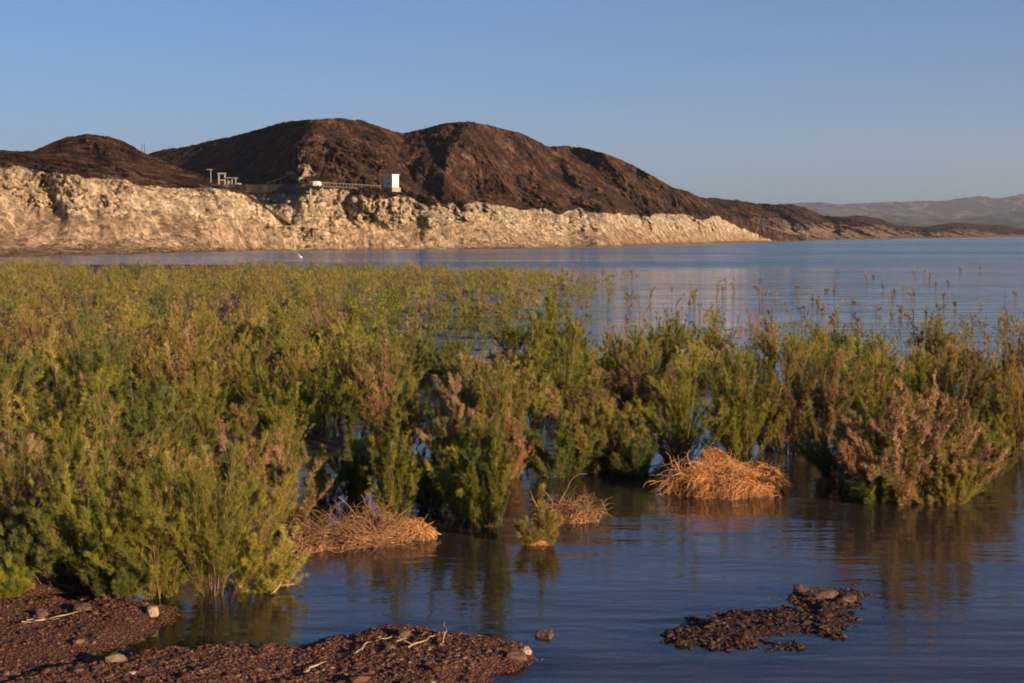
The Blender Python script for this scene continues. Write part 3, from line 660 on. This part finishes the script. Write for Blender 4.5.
    li = np.repeat(np.arange(n2), nl); n3 = len(li); w = r.uniform(0, 1, n3)[:, None]
    lp = tp[li]+td[li]*tl[li][:, None]*w; ld = norm(td[li]+r.normal(0, .38, (n3, 3)))
    ll = leaf*r.uniform(.6, 1.3, n3)[:, None]; sdv = norm(np.cross(ld, r.normal(0, 1, (n3, 3))))*lw*r.uniform(.6, 1.2, n3)[:, None]*.5
    V = np.stack([lp-sdv, lp+sdv, lp+ld*ll], 1)
    V[..., 2] = np.maximum(V[..., 2], .01)
    pc = np.array(pal); c_a = pc[r.choice(4, nA, p=[.42, .28, .16, .14])]*r.uniform(.8, 1.2, (nA, 1)); c_b = c_a[si]*r.uniform(.9, 1.1, (m, 1))
    c = c_b[bi][li]*r.uniform(.85, 1.15, (n3, 1))
    C = np.repeat(c, 3, 0)
    fl = None
    if flowers:
        fa = r.uniform(0, 1, nA) < flowers*1.5
        k = np.where(fa[si][bi] & (tt[bi] > .45) & (r.uniform(0, 1, n2) < .7))[0]
        if len(k):
            n_f = max(3, int(nl*.8)); fi = np.repeat(k, n_f); w = r.uniform(0, 1, len(fi))[:, None]
            fp = tp[fi]+td[fi]*tl[fi][:, None]*w*1.1+r.normal(0, .006, (len(fi), 3)); fd = norm(td[fi]+r.normal(0, .8, (len(fi), 3)))
            s2 = norm(np.cross(fd, r.normal(0, 1, (len(fi), 3))))*lw*.8
            FV = np.stack([fp-s2, fp+s2, fp+fd*leaf*.5], 1)
            fc = np.array(fpal)[r.choice(3, len(k))]*r.uniform(.8, 1.2, (len(k), 1)); fl = (FV.reshape(-1, 3), np.repeat(np.repeat(fc, n_f, 0), 3, 0))
    return (sv, sf), (V.reshape(-1, 3), C), fl
def tri(n): return np.arange(n).reshape(-1, 3)
def make_shrub(name, arr, loc, rz=0, link_stem=True):
    (sv, sf), (lv, lc), fl = arr
    o = empty(name, loc, rz)
    mk('stems', sv, sf, M_STEM, o); mk('foliage', lv, tri(len(lv)), M_FOL, o, col=lc)
    if fl: mk('blossom', fl[0], tri(len(fl[0])), M_FLO, o, col=fl[1])
    return o
GRP = 'tamarisk shrubs standing along the flooded shore'
HERO_PX = []
def hero(px, yb, yt, wpx, kind, label, seed, dens=1.0, up=.0, flowers=0, fpal='pink', lean=0, nst=None, name='tamarisk_shrub', wisp=1.0, fill=1.0):
    p = at_z(px, yb); D = p[1]; h = (yb-yt)*D/F*1.0; R = wpx*D/F/2
    g = float(ground_h(np.array([p[0]]), np.array([p[1]]))[0])
    nst = nst or int(np.clip(6+R*10, 6, 20)); nb = 22
    k = D/18.; leaf = .060*min(k, 1.6)**.7; lw = .0042*min(k, 1.6)
    nlv = max(8, int(11*dens/k**.5))
    a = shrub_arrays(seed, h-min(g, 0), R, nst, nb, 4, nlv, leaf, lw, PAL[kind], up, (lean, 0), fill, flowers, FLOW[fpal], wisp)
    o = make_shrub(name, a, (p[0], p[1]+R*.35, min(g, .05)-.02)); tag(o, label, 'shrub', GRP)
    HERO_PX.append((p[0], p[1]+R*.35, R)); return o
hero(208, 596, 392, 150, 'green', 'big feathery yellow-green shrub at the water corner beside the gravel', 101, 1.25, wisp=1.5)
hero(160, 600, 430, 120, 'green', 'broad bright green shrub leaning over the gravel, left of the biggest shrub', 102, 1.1, wisp=1.5)
hero(98, 596, 398, 120, 'green', 'tall green shrub with red stems rising behind the upper gravel bar', 103, 1.15, wisp=1.5)
hero(48, 592, 470, 110, 'blue', 'low bluish-green shrub spreading over the gravel at the left', 104, 1.1, wisp=1.5)
hero(112, 606, 545, 70, 'blue', 'small pale bluish sprawling bush touching the upper gravel bar', 105, 1.0, wisp=1.5)
hero(8, 603, 560, 40, 'green', 'little green bush at the very bottom left corner of the thicket', 106, .9, wisp=1.5)
hero(20, 560, 420, 90, 'olive', 'dark olive shrub below the brown deadwood stump', 107, .9, wisp=1.5)
hero(262, 592, 500, 60, 'yellow', 'short sunlit yellow shrub leaning over the water at the channel mouth', 108, 1.1, wisp=1.5)
hero(288, 520, 425, 60, 'olive', 'thin olive shrub behind the tangled dead brush', 109, .7, flowers=.12, fpal='tan')
hero(322, 500, 450, 40, 'yellow', 'small yellow spray standing alone in the narrow blue channel', 110, .6)
hero(392, 520, 385, 66, 'green', 'upright green shrub growing out of the tangled dead brush', 111, 1.1, up=.35)
hero(352, 500, 400, 50, 'blue', 'dark slim shrub just left of the upright green one', 112, .9, up=.3)
hero(432, 512, 410, 60, 'blue', 'shadowed bluish shrub between the two upright green ones', 113, 1.0)
hero(492, 528, 352, 50, 'green', 'tallest slender plume-like green shrub in the middle of the shore', 114, 1.1, up=.5)
hero(470, 520, 405, 64, 'green', 'fuller green shrub leaning against the slender plume', 115, 1.1)
hero(455, 470, 372, 60, 'rust', 'dry shrub with pale pinkish seed heads above the water gap', 116, .5, flowers=.5, fpal='tan')
hero(505, 480, 378, 40, 'rust', 'narrow pinkish dry shrub right behind the slender plume', 117, .5, flowers=.25, fpal='tan', up=.3)
hero(538, 545, 482, 40, 'yellow', 'small grass-like yellow-green sprout in the water beside dead brush', 118, .8, up=.2)
hero(560, 478, 400, 80, 'blue', 'dark rounded shrub behind the small dead brush clump', 119, 1.0)
hero(608, 474, 380, 100, 'yellow', 'sunlit golden-green rounded shrub between dead brush and straw heap', 120, 1.2)
hero(590, 455, 350, 70, 'olive', 'olive shrub with pale tips behind the golden rounded one', 121, .9, flowers=.15, fpal='tan')
hero(640, 478, 415, 70, 'blue', 'low dark green bush squatting left of the orange straw heap', 122, 1.0)
hero(688, 462, 345, 110, 'green', 'open branching shrub with bare forked stems above the straw heap', 123, .8, wisp=1.3, nst=12)
hero(745, 455, 350, 80, 'green', 'upright green shrub right behind the orange straw heap', 124, .9, up=.2)
hero(790, 452, 345, 70, 'olive', 'olive shrub in the gap between straw heap and pink-tipped bush', 125, .9, flowers=.08, fpal='tan')
hero(858, 488, 385, 105, 'blue', 'dark green spreading shrub, shaded left neighbour of the pink-tipped bush', 126, 1.0, wisp=1.2)
hero(918, 504, 362, 150, 'olive', 'large pink-tipped shrub standing in open water', 127, 1.6, flowers=.38, nst=20, wisp=1.1, fill=1.35)
hero(888, 500, 392, 110, 'rust', 'rusty feathery shrub filling the left shoulder of the pink-tipped bush', 140, 1.4, flowers=.3, fpal='pink', wisp=1.1, fill=1.3)
hero(958, 498, 400, 105, 'olive', 'dense pink-sprinkled shrub forming the right shoulder of the pink-tipped bush', 141, 1.4, flowers=.4, wisp=1.0, fill=1.3)
hero(884, 503, 445, 80, 'blue', 'low dark bush filling the foot between the two big right-hand shrubs', 128, 1.0)
hero(950, 506, 450, 90, 'yellow', 'low yellow skirt of shoots at the water foot of the pink-tipped bush', 129, 1.1)
hero(985, 478, 395, 60, 'green', 'thin green shrub with arching sprays right of the pink-tipped bush', 130, .8, wisp=1.4)
hero(1018, 450, 330, 70, 'yellow', 'tall yellow-green shrub cut by the right side of the view', 131, .8)
hero(820, 450, 320, 80, 'olive', 'tall olive shrub rising behind the dark spreading one', 132, .9)
hero(880, 440, 318, 90, 'green', 'tall green shrub rising behind the pink-tipped bush', 133, .8, flowers=.08)
hero(952, 440, 320, 80, 'olive', 'loose olive shrub behind the right flank of the pink-tipped bush', 134, .7)
hero(238, 500, 395, 70, 'olive', 'rusty olive shrub behind the big corner shrub', 135, .9, flowers=.15)
hero(60, 530, 410, 90, 'green', 'mid-green shrub right of the brown deadwood stump', 136, 1.0)

# field shrubs ------------------------------------------------------
FB = [(-600, 575), (-100, 575), (130, 560), (215, 545), (250, 480), (300, 470), (330, 440), (360, 470), (440, 480), (530, 475), (560, 440), (650, 440), (800, 440), (900, 440), (1024, 425), (1500, 430)]
GAPS = [(340, 480, 24, 44), (425, 425, 30, 28), (640, 316, 46, 12), (590, 330, 25, 6), (190, 395, 20, 9), (12, 462, 36, 30), (30, 540, 26, 16), (66, 305, 16, 5), (415, 340, 14, 5), (700, 430, 14, 10), (735, 300, 60, 24), (345, 405, 18, 10), (385, 352, 22, 5), (470, 350, 16, 5), (600, 352, 18, 6), (520, 372, 14, 6), (310, 340, 12, 4), (540, 320, 20, 5), (235, 305, 14, 4)]
def density(x, y):
    px, py = to_px(x, y)
    d = (py < ip(FB, px)).astype(float)*(py > np.where(px < 640, 269+.012*np.maximum(px, 0), 300))
    d *= np.where((px > 60) & (px < 235) & (py < 276), 0.1, 1)
    d *= np.where(px > 500, np.maximum(sst(318, 375, py+14*vn(px*.03, py*.03, 0, 8)), sst(720, 500, px+50*vn(px*.03, py*.1, 0, 2))**1.5), 1)
    d *= np.where((px > 420) & (px <= 640), .55+.45*sst(.0, .5, vn(x*.12, y*.12, 0, 4)+.35), 1)
    d *= np.where(px > 600, .5+.5*sst(-.15, .35, vn(x*.22, y*.16, 0, 14)), 1)
    for cx, cy, rx, ry in GAPS:
        d *= np.where(((px-cx)/rx)**2+((py-cy)/ry)**2 < 1, 0, 1)
    for hx, hy, hr in HERO_PX:
        d *= np.where(np.hypot(x-hx, y-hy) < .5*hr+.35, 0, 1)
    return d
def field_points(y0, y1, sp, seed):
    r = RS(seed); xs = np.arange(-.50*y1-6, .50*y1+6, sp); yy = np.arange(y0, y1, sp)
    X, Y = np.meshgrid(xs, yy); X = (X+(np.arange(len(yy)) % 2)[:, None]*sp/2+r.uniform(-.42, .42, X.shape)*sp).ravel(); Y = (Y+r.uniform(-.42, .42, Y.shape)*sp).ravel() if False else (Y.ravel()+r.uniform(-.42, .42, Y.size)*sp)
    k = (np.abs(X) < .385*Y+2.0) & (r.uniform(0, 1, X.size) < density(X, Y)); return np.stack([X[k], Y[k]], -1)
near = field_points(17, 66, 1.6, 5); near = near[np.argsort(near[:, 1])]
N_IND = 262
cut = near[N_IND, 1] if len(near) > N_IND else 66.
near = near[:N_IND]
# bank of shrub shapes shared by the field copies
BANK = {}
KINDS = ['green', 'yellow', 'blue', 'olive', 'rust', 'pink']
for ki, kd in enumerate(KINDS):
    for v in range(3):
        hh = (2.0, 1.7, 2.3)[v]; RR = (.95, 1.0, .75)[v]
        a = shrub_arrays(500+ki*10+v, hh, RR, (12, 13, 8)[v], 16, 3, 8, .085, .0078, PAL['olive' if kd == 'pink' else kd], (0, 0, .3)[v], (0, 0), 1.0,
                         {'pink': .30, 'rust': .22, 'olive': .08, 'yellow': .03}.get(kd, 0), FLOW['pink' if kd == 'pink' else 'tan'])
        (sv, sf), (lv, lc), fl = a
        s_ = mk('stems', sv, sf, M_STEM, link=False); f_ = mk('foliage', lv, tri(len(lv)), M_FOL, col=lc, link=False)
        b_ = mk('blossom', fl[0], tri(len(fl[0])), M_FLO, col=fl[1], link=False) if fl else None
        BANK[kd, v] = [z for z in (s_, f_, b_) if z]
CW = {'green': 'green', 'yellow': 'yellow-green', 'blue': 'dark bluish', 'olive': 'olive', 'rust': 'rusty', 'pink': 'pink-flecked'}
VW = ('bushy', 'low rounded', 'slender')
LM = [(-50, 'by the left frame side'), (35, 'in line with the left hill foot'), (90, 'in line with the small left summit'), (145, 'in line with the twin poles'), (195, 'in line with the dark hill flank'), (245, 'in line with the retaining wall'), (300, 'in line with the white buoy'), (350, 'in line with the highest summit'), (392, 'in line with the white pump house'), (440, 'just right of the pump house'), (480, 'in line with the second summit'), (530, 'in line with the slope past the second summit'), (575, 'in line with the dark cliff notch'), (640, 'in line with the steep hill end'), (710, 'in line with the end of the big hill'), (780, 'behind the straw heap right end'), (850, 'behind the dark spreading shrub'), (920, 'behind the pink-tipped bush'), (1000, 'by the right frame side')]
ZN = [(600, 'foremost row'), (500, 'second row'), (455, 'third row'), (420, 'fourth row'), (395, 'middle field'), (365, 'back half'), (340, 'far part')]
rr = RS(77); cells = {}
def pickkind(x, y, r):
    n = fbm(x*.16, y*.16, 0, 3, 19); px, py = to_px(x, y); w = r.uniform()
    if n > .32: return 'yellow' if w < .6 else 'olive'
    if n < -.35: return 'blue' if w < .5 else 'green'
    return 'green' if w < .30 else 'yellow' if w < .50 else 'olive' if w < .74 else 'blue' if w < .79 else 'rust' if w < .90 else 'pink'
for (x, y) in near:
    kd = pickkind(x, y, rr); v = rr.randint(3); px, py = to_px(x, y); px = float(px); py = float(py)
    g = float(ground_h(np.array([x]), np.array([y]))[0])
    s = rr.uniform(.55, 1.18)*(1.0 if px < 640 else .92)
    o = empty('tamarisk_shrub', (x, y, min(g, .1)-.02), rr.uniform(0, 6.28)); o.scale = (s*rr.uniform(.85, 1.25), s*rr.uniform(.85, 1.25), s); o.rotation_euler = (rr.uniform(-.14, .14), rr.uniform(-.14, .14), rr.uniform(0, 6.28))
    for src in BANK[kd, v]:
        c = src.copy(); LINK(c); c.parent = o
    o['category'] = 'shrub'; o['group'] = GRP
    z = min(ZN, key=lambda q: abs(q[0]-py))[1]; l = min(LM, key=lambda q: abs(q[0]-px))[1]
    cells.setdefault((kd, v, z, l), []).append((y, o))
ORD = {1: [''], 2: ['nearer ', 'farther '], 3: ['nearest ', 'middle ', 'farthest ']}
for (kd, v, z, l), os_ in cells.items():
    os_.sort(key=lambda q: q[0])
    for i, (_, o) in enumerate(os_):
        pre = ORD[len(os_)][i] if len(os_) <= 3 else ('nearest ', 'second nearest ', 'third nearest ', 'fourth nearest ', 'fifth nearest ')[min(i, 4)]
        o['label'] = f"{pre}{VW[v]} {CW[kd]} shrub, {z}, {l.replace('in line with', 'below')}"
# the rest of the thicket as one mass
r = RS(9)
far = np.concatenate([field_points(cut, 90, 1.65, 6), field_points(90, 200, 1.7, 7)])
FARB = {}
for ki, kd in enumerate(KINDS):
    for v in range(3):
        (sv, sf), (lv, lc), fl = shrub_arrays(800+ki*7+v, (1.5, 1.3, 1.8)[v], (.85, .95, .65)[v], 4, 4, 2, 3, .19, .027, PAL['olive' if kd == 'pink' else kd], 0, (0, 0), 1.3, .0, sec=4)
        if kd in ('pink', 'rust'):
            k = RS(v).uniform(0, 1, len(lv)//3) < .3; lc = lc.copy(); lc[np.repeat(k, 3)] = FLOW['pink' if kd == 'pink' else 'tan'][0]
        FARB[kd, v] = (lv, lc)
VV = []; CC = []
for x, y in far:
    kd = pickkind(x, y, r)
    if y > 80 and kd in ('blue', 'green') and r.uniform() < .55: kd = 'yellow' if r.uniform() < .7 else 'olive'  # golden sun and haze put into the colour: far shrubs shifted to yellow
    lv, lc = FARB[kd, r.randint(3)]
    s = r.uniform(.55, 1.15)*(1-.3*float(sst(470, 640, to_px(x, y)[0]))); q = rotz(lv, r.uniform(0, 6.28))*s; q = q+np.array([x, y, 0])
    VV.append(q); CC.append(lc*r.uniform(.8, 1.2))
VV = np.concatenate(VV); CC = np.concatenate(CC)
o = mk('shrubbery', VV, tri(len(VV)), M_FOL, col=CC); tag(o, 'mass of golden green tamarisk filling the far flooded flats', kind='stuff')
print('near', len(near), 'cut', cut, 'far', len(far), 'tris', len(VV)//3)

# sprigs standing in the open water on the right --------------------
SPR = [(716, 296, 24), (735, 292, 14), (690, 300, 20), (672, 308, 26), (650, 300, 16), (760, 306, 30), (775, 300, 14), (802, 330, 46), (715, 330, 36), (752, 335, 40), (838, 322, 26), (868, 284, 15), (873, 279, 6), (915, 277, 12), (924, 280, 11), (929, 281, 9), (960, 272, 8), (979, 271, 9), (936, 287, 6), (948, 285, 5), (903, 292, 8), (884, 291, 10), (893, 300, 8), (1003, 372, 95), (1012, 345, 40), (932, 372, 78), (941, 350, 30), (972, 326, 16), (984, 330, 18), (1000, 322, 14), (960, 352, 20), (902, 352, 34), (880, 345, 20), (860, 352, 40), (990, 360, 40), (680, 335, 34), (662, 340, 30), (823, 345, 30), (790, 350, 45), (900, 320, 10), (955, 308, 7), (1016, 300, 12), (640, 318, 22), (628, 300, 15), (700, 318, 20), (732, 352, 40), (1020, 380, 60), (968, 385, 70)]
r_ = RS(31)
for _ in range(62):
    a_ = r_.uniform(590, 1040); b_ = 284+66*r_.uniform(0, 1)**.8
    if a_ > 930 and b_ < 300 and r_.uniform() < .5: continue
    SPR.append((a_, b_, r_.uniform(.35, .9)*6400/(6400/(b_-234))/4.6))
ad = ('bent', 'thin', 'ragged', 'tufted', 'short', 'stiff', 'leaning', 'wispy')
scells = {}
for i, (px, yb, hp) in enumerate(SPR):
    p = at_z(px, yb); D = p[1]; h = hp*D/F; R = min(h*.5, .8)
    k = np.clip(D/45., .7, 2.0); kd = ('olive', 'rust', 'yellow', 'olive')[i % 4]
    ns = 2 if hp < 30 else 4
    a = shrub_arrays(1500+i, h, R, ns, 7, 4, 3, .06*k, .011*k, PAL[kd], .1, (RS(i).uniform(-.2, .2), 0), .55, .1, FLOW['tan'], sec=2)
    o = make_shrub('tamarisk_sprig', a, (p[0], p[1], -.03))
    z = 'far out' if yb < 290 else 'midway out' if yb < 325 else 'near the thicket'
    pos = min(LM, key=lambda q: abs(q[0]-px))[1].replace('in line with', 'below')
    tag(o, None, 'shrub', 'tamarisk sprigs in the open water'); scells.setdefault((z, pos, 'rusty' if kd == 'rust' else 'yellowish' if kd == 'yellow' else 'olive'), []).append((px, o))
for (z, pos, cw), os_ in scells.items():
    os_.sort(key=lambda q: q[0]); n = len(os_)
    pre = [''] if n == 1 else ['left ', 'right '] if n == 2 else ['leftmost ', 'second left ', 'third left ', 'fourth left ', 'fifth left ', 'sixth left ', 'seventh left ', 'eighth left ', 'ninth left ', 'tenth left ', 'eleventh left ', 'twelfth left ']
    for i, (_, o) in enumerate(os_):
        o['label'] = f"{pre[i]}{cw} sprig {z} in water, {pos}"
# low bushes on the far beach
for i, (px, py, hp, lab) in enumerate([(22, 254, 6, 'dark round bush on the far beach below the left cliff'), (85, 251, 6, 'small green bush on the far beach below the small left summit'), (150, 250, 3, 'tiny bush on the far beach below the twin poles'), (308, 248.6, 4, 'tiny olive bush at the foot of the spur, above the buoy'), (60, 255, 4, 'low bush on the far beach between two bigger ones')]):
    D = surfD(uA, YA, DA, px, py); p = at_d(px, py, D); h = hp*D/F
    a = shrub_arrays(1700+i, h, h*.9, 6, 6, 4, 4, .3, .08, PAL['olive'], 0); o = make_shrub('beach_bush', a, p); tag(o, lab, 'bush', 'bushes on the far beach')

# ------------------------------------------------------------------ dead brush and straw
def curl(r, n, P0, L, up, K=7, wob=.35, bend=1.0, comb=None):
    a = r.uniform(0, 2*pi, n) if comb is None else 5*fbm(P0[:, 0]*2.6+comb, P0[:, 1]*3.5, P0[:, 2]*2, 2, 7)+r.normal(0, .85, n); d = norm(np.stack([np.cos(a), np.sin(a)*.8, r.uniform(up[0], up[1], n)], -1))
    P = np.zeros((n, K, 3)); P[:, 0] = P0; st_ = L/(K-1)
    for k in range(1, K):
        d = norm(d+r.normal(0, wob, (n, 3))+np.array([0, 0, -.16*bend])); P[:, k] = P[:, k-1]+d*st_[:, None]
    return P
def mound(r, R, Ry, h, seed):
    nu, nv = 40, 14; a = np.linspace(0, 2*pi, nu+1)[:-1]; t = np.linspace(0, 1, nv)
    A, T = np.meshgrid(a, t, indexing='ij'); n_ = 1+.22*fbm(np.cos(A)*1.6+seed, np.sin(A)*1.6, T, 3, seed)
    V = np.stack([np.cos(A)*R*np.sin(T*pi/2)*n_, np.sin(A)*Ry*np.sin(T*pi/2)*n_, np.cos(T*pi/2)*h*n_-.04+.03*fbm(A*3, T*8, 0, 3, seed)], -1)
    i = np.arange(nu*nv).reshape(nu, nv); j = np.roll(i, -1, 0)
    return V.reshape(-1, 3), np.stack([i[:, :-1], i[:, 1:], j[:, 1:], j[:, :-1]], -1).reshape(-1, 4)
def heap(px, yb, wpx, hpx, label, name, kind, seed, dens=1.0, depth=.5, lumps=1):
    p = at_z(px, yb); D = p[1]; R = wpx*D/F/2; h = hpx*D/F; r = RS(seed)
    c = np.array([p[0], p[1]+R*depth, 0]); o = empty(name, c); tag(o, label, 'dead brush', 'heaps of dead brush at the water edge')
    m = mound(r, R*.86, R*depth*.9, h*(.62 if kind == 'straw' else .38), seed); mk('rotted_base', *m, M_MAT, o)
    ns = int((3600 if kind == 'straw' else 520)*dens)
    a = r.uniform(0, 2*pi, ns); q = np.sqrt(r.uniform(0, 1, ns))*(1+.28*fbm(np.cos(a)*2+seed, np.sin(a)*2, 0, 3, seed))*1.06
    q = np.minimum(q, 1.15); z = np.sqrt(np.maximum(0, 1-q*q)+.03)*h*(.62 if kind == 'straw' else .34)*r.uniform(.6, 1.1, ns)
    P0 = np.stack([np.cos(a)*q*R*.9, np.sin(a)*q*R*depth*.9, z], -1)
    if kind == 'straw': P0 = P0[z > h*.16]; ns = len(P0)
    if kind == 'straw':
        P = curl(r, ns, P0, r.uniform(.18, .60, ns)*min(1, R), (-.1, .75), 7, .38, 1.9, comb=seed); rad = np.linspace(.0042, .0024, 7)[None]*r.uniform(.7, 1.3, (ns, 1))*(D/24)
        P[..., 2] = np.clip(P[..., 2], .0, h*1.02)
        v, f = tubes(P, rad, 3); mk('straw', v, f, M_STRAW, o)
        n2 = max(7, int(14*R)); P0 = P0[:n2]; P = curl(r, n2, P0+[0, 0, .03], r.uniform(.3, .6, n2)*min(1, R*1.2), (.1, .7), 7, .2, .7); v, f = tubes(P, np.linspace(.009, .004, 7)[None]*np.ones((n2, 1)), 5); mk('stalks', v, f, M_STRAW, o)
    else:
        P = curl(r, ns, P0, r.uniform(.15, .75, ns)*min(1.2, R+.3), (-.1, .9), 7, .30, .8); rad = np.linspace(.0048, .0022, 7)[None]*r.uniform(.6, 1.4, (ns, 1))*(D/22)
        P[..., 2] = np.clip(P[..., 2], .0, h*1.25)
        v, f = tubes(P, rad, 4); mk('twigs', v, f, M_TWIG, o)
        n2 = 14; P = curl(r, n2, P0[:n2], r.uniform(.35, .9, n2)*h/.75, (.2, 1.3), 8, .42, .5); v, f = tubes(P, np.linspace(.011, .004, 8)[None]*np.ones((n2, 1)), 5); mk('branches', v, f, M_TWIG, o)
        n3 = int(110*dens); P = curl(r, n3, P0[-n3:]*[1, 1, .6], r.uniform(.1, .3, n3), (-.1, .4), 6, .5, 1); v, f = tubes(P, np.full((n3, 6), .006*D/22), 3); mk('straw', v, f, M_STRAW, o)
    return o
heap(345, 548, 125, 34, 'low tangle of dead twigs in the water below the upright green shrub', 'dead_brush', 'twig', 21, 1.3, .35)
heap(378, 543, 60, 52, 'taller knot of orange dead twigs at the foot of the upright green shrub', 'dead_brush', 'twig', 22, 1.0, .5)
heap(412, 541, 46, 28, 'small drooping straw clump right of the dead twig tangle', 'straw_heap', 'straw', 23, .35, .5)
heap(300, 552, 50, 20, 'flat dark twig mat at the left end of the dead brush tangle', 'dead_brush', 'twig', 24, .45, .4)
heap(570, 524, 56, 48, 'wiry curled dead brush clump beside the small green sprout', 'dead_brush', 'twig', 25, .8, .5)
heap(538, 546, 22, 6, 'small orange root mat under the yellow-green sprout', 'straw_heap', 'straw', 29, .1, .5)
heap(724, 498, 122, 42, 'wide orange straw heap glowing in the sun, in the water', 'straw_heap', 'straw', 26, 1.6, .5)
heap(716, 488, 50, 56, 'round orange straw dome behind the wide straw heap', 'straw_heap', 'straw', 27, 1.0, .5)
heap(768, 494, 46, 42, 'bright straw tuft at the right end of the wide straw heap', 'straw_heap', 'straw', 28, .9, .5)
# deadwood stump at the left
p = at_z(14, 482); o = empty('deadwood_stump', p); tag(o, 'brown broken deadwood stump with pale splinters among the green shrubs', 'deadwood')
r = RS(3)
mk('root_mass', *mound(r, .62, .4, .55, 5), M_ROCK, o)
P = curl(r, 40, np.stack([r.uniform(-.5, .5, 40), r.uniform(-.3, .2, 40), r.uniform(.1, .5, 40)], -1), r.uniform(.3, .8, 40), (.1, 1.1), 7, .3, .5)
v, f = tubes(P, np.linspace(.02, .007, 7)[None]*np.ones((40, 1)), 5); mk('splinters', v, f, M_WOOD, o)
P = curl(r, 300, np.stack([r.uniform(-.6, .6, 300), r.uniform(-.35, .25, 300), r.uniform(.0, .55, 300)], -1), r.uniform(.1, .3, 300), (-.1, 1.1), 6, .5, 1)
v, f = tubes(P, np.full((300, 6), .006), 3); mk('straw', v, f, M_TWIG, o)
p = at_z(188, 402); o = empty('deadwood_stump', p); tag(o, 'small pale dead branches in the dark clearing amid the left thicket', 'deadwood')
P = curl(r, 60, np.stack([r.uniform(-.8, .8, 60), r.uniform(-.5, .5, 60), r.uniform(.0, .3, 60)], -1), r.uniform(.4, .9, 60), (.0, .7), 7, .3, .5)
v, f = tubes(P, np.linspace(.03, .012, 7)[None]*np.ones((60, 1)), 5); mk('branches', v, f, M_WOOD, o)

# ------------------------------------------------------------------ haze
HAZE = 5e-5
v, f = boxv(-9000, 16000, -300, 14500, -30, 900)
m, nt, out = mat('haze'); pv = N(nt, 'ShaderNodeVolumePrincipled'); pv.inputs['Density'].default_value = HAZE; pv.inputs['Color'].default_value = (.80, .86, 1, 1); pv.inputs['Anisotropy'].default_value = .2
nt.links.new(pv.outputs[0], out.inputs['Volume'])
o = mk('haze', v, f, m); tag(o, 'thin bluish haze in the air over the lake', kind='stuff')

# ------------------------------------------------------------------ light, sky, camera
EL, AZ = radians(11.5), radians(135)     # azimuth clockwise from +Y (view direction): behind and to the right
sd = np.array([sin(AZ)*cos(EL), cos(AZ)*cos(EL), sin(EL)])
import mathutils
L = bpy.data.lights.new('sun', 'SUN'); L.energy = 5.0; L.angle = radians(.5); L.color = (1, .72, .44)
lo = bpy.data.objects.new('sun', L); LINK(lo); lo.rotation_euler = mathutils.Vector(sd).to_track_quat('Z', 'Y').to_euler()
w = bpy.data.worlds.new('World'); sc.world = w; w.use_nodes = True; nt = w.node_tree; nt.nodes.clear()
sky = N(nt, 'ShaderNodeTexSky', sky_type='NISHITA', sun_disc=False, sun_elevation=EL, sun_rotation=AZ, altitude=400, air_density=.8, dust_density=1.1, ozone_density=4.2)
bg = N(nt, 'ShaderNodeBackground'); bg.inputs[1].default_value = .060; out = N(nt, 'ShaderNodeOutputWorld')
nt.links.new(mixc(nt, 1.0, sky.outputs[0], (.85, .955, 1.07), 'MULTIPLY'), bg.inputs[0]); nt.links.new(bg.outputs[0], out.inputs[0])
cam = bpy.data.cameras.new('camera'); cam.sensor_width = 36; cam.lens = 36*F/1024; cam.clip_end = 60000; cam.clip_start = .1
co = bpy.data.objects.new('camera', cam); LINK(co); co.location = (0, 0, H); co.rotation_euler = (pi/2-PITCH, 0, 0); sc.camera = co
sc.view_settings.view_transform = 'Standard'; sc.view_settings.look = 'None'; sc.view_settings.gamma = 1; sc.view_settings.exposure = .98
sc.view_settings.use_curve_mapping = False
sc.cycles.max_bounces = 6; sc.cycles.transparent_max_bounces = 6; sc.cycles.volume_bounces = 0
sc.cycles.use_denoising = True; sc.cycles.filter_width = 1.8
